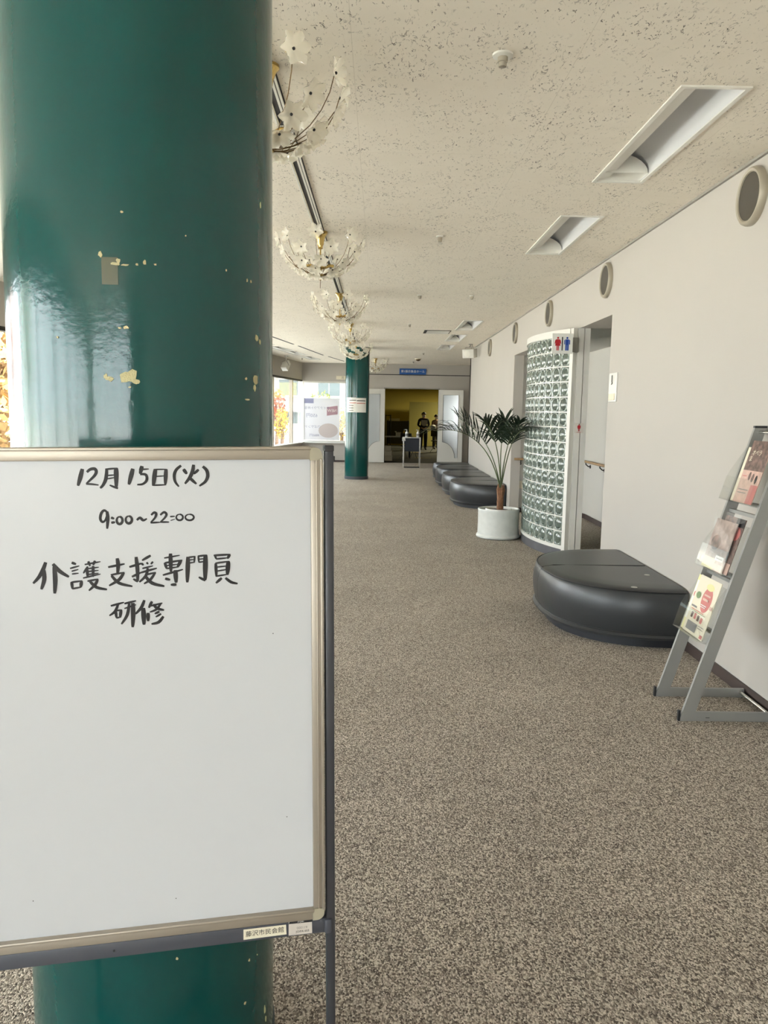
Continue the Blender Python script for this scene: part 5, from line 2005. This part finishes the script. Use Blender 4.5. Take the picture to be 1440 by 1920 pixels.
sl_ = empty('spotlight', (-2.49, 21.45, CZ), label='white adjustable spotlight under the ceiling by the window corner', cat='spotlight')
MB().tube([(-2.49, 21.45, CZ), (-2.49, 21.45, CZ - 0.03)], 0.05, 14).build('base', 'fixture_white', sl_, world=True, smooth=50)
MB().tube([(-2.49, 21.45, CZ - 0.03), (-2.49, 21.45, CZ - 0.13)], 0.018, 8).build('stem', 'fixture_white', sl_, world=True, smooth=50)
mt = Matrix.Translation((-2.50, 21.42, CZ - 0.26)) @ Matrix.Rotation(-0.35, 4, 'Z') @ Matrix.Rotation(0.9, 4, 'X')
MB().bbox((-0.085, -0.13, -0.075), (0.085, 0.13, 0.075), 0.012, mtx=mt).build('head', 'fixture_white', sl_, world=True, smooth=40)
MB().tube([mt @ Vector((-0.1, 0, 0)), mt @ Vector((-0.1, 0, 0.13)), Vector((-2.49, 21.45, CZ - 0.12)), mt @ Vector((0.1, 0, 0.13)), mt @ Vector((0.1, 0, 0))], 0.007, 6).build('yoke', 'trim_grey', sl_, world=True, smooth=50)

# ------------------------------------------------------------------ sanitiser stand before the hall
st = empty('sanitiser_stand', (0.94, 22.4, 0), label='slim metal stand with a navy front panel before the hall doorway', cat='stand')
SYN, SYF = 22.36, 22.82
for x in (0.705, 1.165):
    MB().bbox((x - 0.012, SYN - 0.012, 0.02), (x + 0.012, SYN + 0.012, 0.85), 0.002).build('leg', 'chrome', st, world=True)
    MB().bbox((x - 0.012, SYF - 0.012, 0.0), (x + 0.012, SYF + 0.012, 0.85), 0.002).build('leg', 'chrome', st, world=True)
    MB().bbox((x - 0.012, SYN - 0.012, 0.0), (x + 0.012, SYF + 0.012, 0.024), 0.002).build('runner', 'chrome', st, world=True)
MB().bbox((0.693, SYN - 0.014, 0.83), (1.177, SYF + 0.014, 0.856), 0.003).build('top', 'chrome', st, world=True)
MB().box((0.735, SYN - 0.006, 0.46), (1.135, SYN + 0.004, 0.83)).build('front_panel', 'navy', st, world=True)
MB().box((0.70, SYN - 0.01, 0.0), (1.17, SYN + 0.05, 0.03)).build('base_plate', 'dark_line', st, world=True)
ctb = empty('cloth', (0.70, 22.34, 0.78), label='crumpled pale cloth hanging off a corner of the metal stand', cat='cloth')
m = MB()
vs = []
random.seed(4)
for i in range(6):
    for j in range(6):
        vs.append((0.655 + 0.018 * j + 0.004 * math.sin(i * 2), 22.335 - 0.012 * math.sin(j * 1.7 + i), 0.862 - 0.024 * i * (0.6 + 0.4 * abs(j - 2.5) / 2.5)))
m.add(vs, [(i * 6 + j, i * 6 + j + 1, (i + 1) * 6 + j + 1, (i + 1) * 6 + j) for i in range(5) for j in range(5)])
m.build('fold', 'mask_white', ctb, world=True, smooth=180)
for x, s in ((0.785, 'over the stand leg with the cloth'), (1.10, 'nearer the person in the hall')):
    bo = empty('pump_bottle', (x, 22.42, 0.856), label='white pump bottle of sanitiser on the metal stand, ' + s, cat='bottle')
    MB().lathe([(0.038, 0.0), (0.042, 0.006), (0.042, 0.12), (0.03, 0.145), (0.014, 0.152), (0.014, 0.165)], 18).build('body', 'bottle_white', bo, smooth=40)
    MB().lathe([(0.0425, 0.03), (0.0428, 0.03), (0.0428, 0.1), (0.0425, 0.1)], 18).build('label_band', 'print_grey', bo, smooth=40)
    MB().tube([(0, 0, 0.16), (0, 0, 0.205), (-0.012, -0.01, 0.213), (-0.05, -0.02, 0.205)], 0.010, 8).build('pump', 'bottle_white', bo, smooth=50)

# ------------------------------------------------------------------ hall beyond the doors
HB = 38.0
struct(MB().box((-0.8, YF + T, -0.1), (6.0, HB, 0.0)).build('floor_hall', 'hall_floor'))
struct(MB().box((-0.9, HB, 0), (6.0, HB + 0.15, 3.3)).build('wall_hall_back', 'hall_wall'))
struct(MB().box((-0.9, YF + T, 0), (-0.75, HB, 3.3)).build('wall_hall_left', 'hall_wall'))
struct(MB().box((5.9, YF + T, 0), (6.05, HB, 3.3)).build('wall_hall_right', 'hall_wall'))
struct(MB().box((-0.8, YF + T, 2.62), (6.0, HB, 2.8)).build('ceiling_hall', 'hall_wall'))
for k, (x0, x1, y) in enumerate(((1.25, 1.75, 31.0), (1.25, 1.8, 27.3))):
    o = MB().box((x0, y - 0.12, 0.0), (x1, y + 0.12, 0.004)).build('floor_strip', 'hall_stripe')
    tag(o, 'yellow marking strip on the dark hall floor, ' + ('by the standing person', 'by the doorway')[k], 'floor marking')
hp = empty('folding_partition', (2.05, 36.6, 0), label='tall olive folding panel behind the two people in the hall', cat='panel')
MB().bbox((1.38, 36.6, 0.02), (2.72, 36.66, 2.02), 0.004).build('board', 'hall_panel', hp, world=True)
for x in (1.5, 2.6):
    MB().bbox((x - 0.03, 36.4, 0.0), (x + 0.03, 36.86, 0.04), 0.004).build('foot', 'hall_dark', hp, world=True)
hq = empty('display_screen', (0.8, 34.0, 0), label='low dark free-standing partition with a beige card in the hall', cat='partition')
MB().bbox((0.32, 34.0, 0.2), (1.28, 34.05, 1.18), 0.004).build('board', 'hall_grey', hq, world=True)
MB().box((0.42, 33.985, 1.17), (0.88, 34.0, 1.28)).build('card', 'paper_cream', hq, world=True)
for x in (0.36, 1.24):
    MB().bbox((x - 0.02, 33.85, 0.0), (x + 0.02, 34.2, 1.2), 0.004).build('foot', 'hall_dark', hq, world=True)
tb = empty('hall_table', (0.65, 27.3, 0), label='white-topped work table inside the dim hall', cat='table')
MB().bbox((0.22, 27.0, 0.70), (1.12, 27.6, 0.73), 0.004).build('tabletop', 'paper', tb, world=True)
for x in (0.28, 1.06):
    for y in (27.05, 27.55):
        MB().box((x - 0.02, y - 0.02, 0), (x + 0.02, y + 0.02, 0.70)).build('leg', 'hall_dark', tb, world=True)
MB().box((0.26, 27.02, 0.1), (0.30, 27.58, 0.68)).build('side_panel', 'hall_dark', tb, world=True)
bx = empty('paper_carton', (0.66, 27.3, 0.73), label='opened pale carton standing on the hall table', cat='box')
MB().bbox((0.58, 27.22, 0.73), (0.76, 27.4, 0.86), 0.004).build('carton', 'paper_cream', bx, world=True)
MB().box((0.55, 27.2, 0.86), (0.60, 27.42, 0.90)).build('flap', 'paper_cream', bx, world=True)
bt = empty('juice_bottle', (0.86, 27.25, 0.73), label='amber drink bottle standing on the hall table', cat='bottle')
MB().lathe([(0.035, 0.0), (0.038, 0.01), (0.038, 0.14), (0.016, 0.19), (0.014, 0.215)], 14).build('body', 'amber', bt, smooth=40)
MB().lathe([(0.017, 0.214), (0.017, 0.24)], 12).build('lid', 'bottle_white', bt, smooth=40)


def hall_chair(x, y, rz, lab):
    o = empty('folding_chair', (x, y, 0), rz, label=lab, cat='chair', group=None)
    MB().bbox((-0.2, -0.2, 0.42), (0.2, 0.2, 0.46), 0.01).build('seat', 'hall_dark', o, smooth=40)
    MB().bbox((-0.2, 0.19, 0.62), (0.2, 0.22, 0.86), 0.01).build('backrest', 'hall_dark', o, smooth=40)
    for sx in (-0.19, 0.19):
        MB().tube([(sx, -0.22, 0.0), (sx, 0.0, 0.44), (sx, 0.2, 0.86)], 0.011, 7).build('leg', 'steel_grey', o, smooth=50)
        MB().tube([(sx * 0.9, 0.24, 0.0), (sx * 0.9, -0.12, 0.43)], 0.011, 7).build('leg', 'steel_grey', o, smooth=50)
    return o


hall_chair(1.0, 26.55, 2.6, 'dark folding chair pulled up to the hall table')
hall_chair(2.35, 31.6, 2.2, 'dark folding chair beside the standing person in the hall')
cr = empty('carton_stack', (0.33, 25.6, 0), label='pale carton pile on the floor inside the hall doorway', cat='box')
for k in range(3):
    MB().bbox((0.20, 25.4, 0.16 * k), (0.44 - 0.02 * k, 25.75, 0.16 * k + 0.15), 0.004).build('carton', 'paper_cream', cr, world=True)
cs = empty('coat_stand', (0.24, 29.0, 0), label='thin dark coat rail just inside the hall doorway', cat='coat rail')
MB().tube([(0.24, 29.0, 0), (0.24, 29.0, 1.45)], 0.015, 8).build('pole', 'hall_dark', cs, world=True)
MB().tube([(0.42, 29.0, 0), (0.42, 29.0, 1.45)], 0.015, 8).build('pole', 'hall_dark', cs, world=True)
MB().tube([(0.24, 29.0, 1.42), (0.42, 29.0, 1.42)], 0.012, 8).build('bar', 'hall_dark', cs, world=True)

# unseen warm lamp added to brighten the hall: glowing panel plus area light
hl = empty('added_hall_lamp', (3.9, 34.6, 2.62), label='warm lamp added out of view to brighten the hall', cat='lamp')
MB().bbox((3.3, 34.0, 2.58), (4.5, 35.2, 2.615), 0.004).build('housing', 'fixture_white', hl, world=True)
MB().box((3.34, 34.04, 2.574), (4.46, 35.16, 2.58)).build('diffuser', 'added_lamp_glow', hl, world=True)
ld = bpy.data.lights.new('added_hall_light', 'AREA')
ld.shape = 'SQUARE'
ld.size = 1.1
ld.energy = 42
ld.color = (1.0, 0.9, 0.58)
lo = bpy.data.objects.new('added_hall_light', ld)
COL.objects.link(lo)
lo.location = (3.9, 34.6, 2.565)

# ------------------------------------------------------------------ people in the hall
def skin_body(name, verts, edges, root, mats, matfn, parent, sub=2):
    me = bpy.data.meshes.new(name)
    me.from_pydata([v[0] for v in verts], edges, [])
    o = bpy.data.objects.new(name, me)
    COL.objects.link(o)
    sk = o.modifiers.new('skin', 'SKIN')
    sk.use_smooth_shade = True
    for i, v in enumerate(verts):
        r = v[1]
        me.skin_vertices[0].data[i].radius = r if isinstance(r, tuple) else (r, r)
    me.skin_vertices[0].data[root].use_root = True
    ss = o.modifiers.new('sub', 'SUBSURF')
    ss.levels = sub
    ss.render_levels = sub
    dg = bpy.context.evaluated_depsgraph_get()
    out = bpy.data.meshes.new_from_object(o.evaluated_get(dg))
    bpy.data.objects.remove(o)
    out.materials.clear()
    for mm_ in mats:
        out.materials.append(M(mm_))
    for p in out.polygons:
        p.material_index = matfn(p.center)
        p.use_smooth = True
    return link(name, out, parent)


def person(loc, rz, h, label, top_m, leg_m, pose, shield):
    o = empty('person', loc, rz, label=label, cat='person')
    s = h / 1.55
    V, E = [], []

    def add(p, r, par=None):
        V.append((tuple(c * s for c in p), tuple(q * s for q in r) if isinstance(r, tuple) else r * s))
        if par is not None:
            E.append((par, len(V) - 1))
        return len(V) - 1
    pel = add((0, 0, 0.86), (0.155, 0.12))
    wa = add((0, 0, 1.0), (0.14, 0.105), pel)
    chs_ = add((0, 0, 1.16), (0.15, 0.11), wa)
    up_ = add((0, 0, 1.26), (0.105, 0.075), chs_)
    nk = add((0, -0.005, 1.325), 0.046, up_)
    hd = add((0, -0.02, 1.385), (0.062, 0.07), nk)
    h2 = add((0, -0.015, 1.46), (0.074, 0.088), hd)
    add((0, -0.005, 1.525), (0.05, 0.06), h2)
    for sx in (-1, 1):
        sh = add((sx * 0.17, 0, 1.25), 0.06, up_)
        if pose == 'clasp':
            el = add((sx * 0.225, 0.0, 1.02), 0.052, sh)
            wr = add((sx * 0.075, -0.16, 0.905), 0.028, el)
            pm = add((sx * 0.03, -0.185, 0.885), (0.03, 0.02), wr)
            fd = Vector((-sx * 0.75, -0.2, -0.6)).normalized()
        else:
            el = add((sx * 0.22, -0.04, 1.02), 0.052, sh)
            wr = add((sx * 0.10, -0.22, 1.0), 0.028, el)
            pm = add((sx * 0.08, -0.27, 1.0), (0.03, 0.02), wr)
            fd = Vector((-sx * 0.5, -0.75, 0.1)).normalized()
        side = fd.cross(Vector((0, -1, 0.2))).normalized()
        for q in range(4):
            ln = (0.055, 0.065, 0.06, 0.048)[q]
            off = (q - 1.5) * 0.017
            b0 = Vector(V[pm][0]) / s + side * off + fd * 0.02
            f1 = add(tuple(b0 + fd * ln * 0.5), 0.0085, pm)
            add(tuple(b0 + fd * ln + Vector((0, 0.012, -0.008))), 0.0075, f1)
        b0 = Vector(V[pm][0]) / s
        t1 = add(tuple(b0 + side * 0.035 * (1 if sx > 0 else -1) + fd * 0.005), 0.0095, pm)
        add(tuple(b0 + side * 0.045 * (1 if sx > 0 else -1) + fd * 0.035), 0.008, t1)
        hp_ = add((sx * 0.085, 0, 0.80), (0.105, 0.105), pel)
        kn = add((sx * 0.095, -0.012, 0.45), 0.08, hp_)
        an = add((sx * 0.097, 0.012, 0.085), 0.058, kn)
        add((sx * 0.105, -0.12, 0.035), (0.04, 0.03), an)

    def mf(c):
        z = c.z / s
        if z > 1.305:
            return 1
        y = c.y / s
        if pose == 'clasp' and y < -0.155 and 0.80 < z < 0.95:
            return 1
        if pose != 'clasp' and y < -0.235 and z > 0.9:
            return 1
        return 2 if z < 0.84 else 0
    body = skin_body('body', V, E, pel, [top_m, 'skin', leg_m], mf, o)
    # hair cap
    m_ = MB()
    cx, cy, cz = 0, -0.008, 1.468
    vs, N1, N2 = [], 18, 9
    for i in range(N2 + 1):
        th = PI * 0.62 * i / N2
        for k in range(N1):
            a = 2 * PI * k / N1
            fr = 0.5 - 0.5 * math.sin(a)      # 1 at the face side (-y)
            lim = th * (1 - 0.42 * max(0, fr - 0.35))
            vs.append(((cx + 0.094 * math.sin(lim) * math.cos(a)) * s, (cy + 0.107 * math.sin(lim) * math.sin(a)) * s, (cz + 0.094 * math.cos(lim)) * s))
    m_.add(vs, [(i * N1 + k, (i + 1) * N1 + k, (i + 1) * N1 + (k + 1) % N1, i * N1 + (k + 1) % N1) for i in range(N2) for k in range(N1)])
    m_.build('hair', 'hair', o, smooth=180)
    for sx in (-1, 1):
        MB().lathe([(0.0, -0.007), (0.009, -0.003), (0.009, 0.003), (0.0, 0.007)], 10, mtx=Matrix.Translation((sx * 0.03 * s, -0.098 * s, 1.458 * s)) @ Matrix.Rotation(PI / 2, 4, 'X')).build('eye', 'hair', o, smooth=180)
        MB().lathe([(0.0, -0.008), (0.014, -0.004), (0.014, 0.004), (0.0, 0.008)], 10, mtx=Matrix.Translation((sx * 0.079 * s, -0.01 * s, 1.44 * s)) @ Matrix.Rotation(PI / 2, 4, 'Y') @ Matrix.Scale(1.7, 4, (1, 0, 0))).build('ear', 'skin', o, smooth=180)
    MB().tube([(0, -0.1 * s, 1.455 * s), (0, -0.112 * s, 1.425 * s), (0, -0.1 * s, 1.418 * s)], [0.006, 0.011, 0.007], 8).build('nose', 'skin', o, smooth=180)
    # mask
    m_ = MB()
    vs = []
    for i in range(6):
        for k in range(9):
            a = -PI / 2 + (k / 8 - 0.5) * 2.3
            z = 1.428 - 0.068 * i / 5
            r = 1.0 + 0.10 * math.sin(PI * i / 5) * math.cos((k / 8 - 0.5) * 2)
            vs.append((0.078 * r * math.cos(a) * s, (-0.012 + 0.099 * r * math.sin(a)) * s, z * s))
    m_.add(vs, [(i * 9 + k, i * 9 + k + 1, (i + 1) * 9 + k + 1, (i + 1) * 9 + k) for i in range(5) for k in range(8)])
    m_.build('mask', 'mask_white', o, smooth=180)
    if shield:
        m_ = MB()
        vs = []
        for z in (1.50, 1.30):
            for k in range(11):
                a = -PI / 2 + (k / 10 - 0.5) * 2.6
                vs.append((0.108 * math.cos(a) * s, (-0.01 + 0.135 * math.sin(a)) * s, z * s))
        m_.add(vs, [(k, k + 1, 11 + k + 1, 11 + k) for k in range(10)])
        m_.build('face_shield', 'visor', o, smooth=180)
        m_ = MB()
        m_.tube([(0.106 * math.cos(a) * s, (-0.008 + 0.13 * math.sin(a)) * s, 1.497 * s) for a in [-PI / 2 + (k / 10 - 0.5) * 2.6 for k in range(11)]], 0.006, 6)
        m_.build('headband', 'print_grey', o, smooth=60)
    return o


p1 = person((1.84, 33.0, 0), 0.05, 1.56, 'standing person in black clothes with face shield and mask, hands clasped', 'black_cloth', 'black_cloth', 'clasp', True)
bib = empty('paper_sheet', (1.84, 32.86, 1.02), label='pale paper sheet held against the standing person in black', cat='paper')
m = MB()
q = [(-0.12, 1.24), (0.13, 1.24), (0.13, 1.08), (0.05, 1.0), (-0.05, 1.0), (-0.12, 1.06)]
m.add([(1.84 + x + 0.02, 32.825, z) for x, z in q] + [(1.84 + x + 0.02, 32.83, z) for x, z in q], [tuple(range(6))[::-1], tuple(range(6, 12))] + [(i, 6 + i, 6 + (i + 1) % 6, (i + 1) % 6) for i in range(6)])
m.build('sheet', 'bib_paper', bib, world=True)
p2 = person((2.42, 33.9, 0), 0.5, 1.47, 'masked person in brown clothes beside the one with face shield', 'brown_cloth', 'hall_dark', 'hold', False)
pk = empty('plastic_parcel', (2.27, 33.6, 0.92), label='pale plastic parcel held by the person in brown', cat='bag')
m = MB()
bmx = bmesh.new()
bmesh.ops.create_icosphere(bmx, subdivisions=2, radius=0.13)
random.seed(2)
for v in bmx.verts:
    v.co *= random.uniform(0.85, 1.12)
    v.co.z *= 0.75
m.bm(bmx, mtx=Matrix.Translation((2.27, 33.58, 0.95)))
m.build('film', 'mask_white', pk, world=True, smooth=40)

# ------------------------------------------------------------------ outdoors
struct(MB().box((-90, -60, -0.45), (90, 140, -0.25)).build('ground', 'paving'))
ap = empty('apartment_block', (-12, 60, -0.25), label='long pale building with rows of windows seen through the far window', cat='building')
AY = 58.0
MB().box((-34, AY, -0.25), (10, AY + 9, 9.5)).build('wall', 'facade', ap, world=True)
for z in (2.0, 4.9, 7.8):
    MB().box((-34, AY - 1.0, z - 0.55), (10, AY, z + 0.1)).build('balcony', 'facade_band', ap, world=True)
for z in (0.55, 2.55, 5.4):
    for k in range(15):
        x = -32.5 + 2.8 * k
        fr = MB().box((x, AY - 0.05, z), (x + 1.7, AY + 0.02, z + 1.25)).build('window', 'white_paint', ap, world=True)
        for q in range(2):
            MB().box((x + 0.06 + 0.81 * q, AY - 0.07, z + 0.06), (x + 0.83 + 0.81 * q, AY - 0.05, z + 1.19)).build('pane', 'facade_glass', fr, world=True)
MB().box((-34.4, AY - 1.3, 9.5), (10.4, AY + 9, 9.8)).build('roof', 'facade_band', ap, world=True)
tw = MB().box((-30, 44.0, -0.25), (4, 44.3, 0.75)).build('terrace_wall', 'terrace')
tag(tw, 'low brownish garden wall seen through the far window', 'wall')


def tree(x, y, h, r, leafm, lab, n_=900, zc=0.62, seed=1, kind='tree', lf=0.14):
    random.seed(seed)
    o = empty(kind, (x, y, -0.25), label=lab, cat=kind)
    m_ = MB()
    m_.tube([(0, 0, 0), (0.05, 0.02, h * 0.35), (-0.03, 0.04, h * 0.7)], [0.10, 0.075, 0.03], 8)
    for k in range(6):
        a = 2 * PI * k / 6 + random.random()
        z0 = h * random.uniform(0.3, 0.55)
        m_.tube([(0, 0, z0), (r * 0.4 * math.cos(a), r * 0.4 * math.sin(a), z0 + h * 0.15), (r * 0.8 * math.cos(a), r * 0.8 * math.sin(a), z0 + h * 0.27)], [0.035, 0.02, 0.007], 5)
    m_.build('trunk', 'bark', o, smooth=60)
    m_ = MB()
    for k in range(n_):
        v = Vector((random.gauss(0, 1), random.gauss(0, 1), random.gauss(0, 1))).normalized() * (random.random() ** 0.45)
        c = Vector((v.x * r, v.y * r, h * zc + v.z * h * (1 - zc)))
        a = Vector((random.gauss(0, 1), random.gauss(0, 1), random.gauss(0, 1))).normalized()
        b_ = a.cross(Vector((random.gauss(0, 1), random.gauss(0, 1), random.gauss(0, 1)))).normalized()
        l = lf * random.uniform(0.6, 1.3)
        m_.add([c - a * l, c + b_ * l * 0.5, c + a * l, c - b_ * l * 0.5], [(0, 1, 2, 3)])
    cr_ = m_.build('crown', leafm, o)
    cr_['kind'] = 'stuff'
    return o


tree(-5.25, 41.0, 2.9, 0.55, 'leaf_orange', 'orange autumn tree outside, next to the window corner', 420, seed=1, lf=0.1)
tree(-4.62, 38.0, 2.0, 0.34, 'leaf_yellow', 'yellow shrub outside in front of the orange tree', 420, 0.6, 2, 'shrub', 0.07)
tree(-1.80, 38.0, 2.0, 0.26, 'leaf_yellow', 'yellow shrub outside between the poster and the distant pillar', 380, 0.6, 3, 'shrub', 0.07)
tree(-3.3, 46.0, 2.9, 0.9, 'leaf_green', 'greenish tree outside above the poster', 450, seed=4)
tree(-6.9, 14.0, 4.2, 1.5, 'leaf_tan', 'tan leaved tree outside at the edge of the near pillar', 1500, 0.55, 5)
tree(-9.5, 17.5, 5.0, 2.0, 'leaf_green', 'green tree outside beyond the tan one near the pillar', 1500, 0.55, 6)
tree(-11.0, 8.5, 5.0, 2.0, 'leaf_orange', 'orange tree outside the middle of the window wall', 900, 0.55, 7)
tree(-12.5, 2.5, 5.5, 2.2, 'leaf_green', 'green tree outside the near end of the window wall', 900, 0.55, 8)
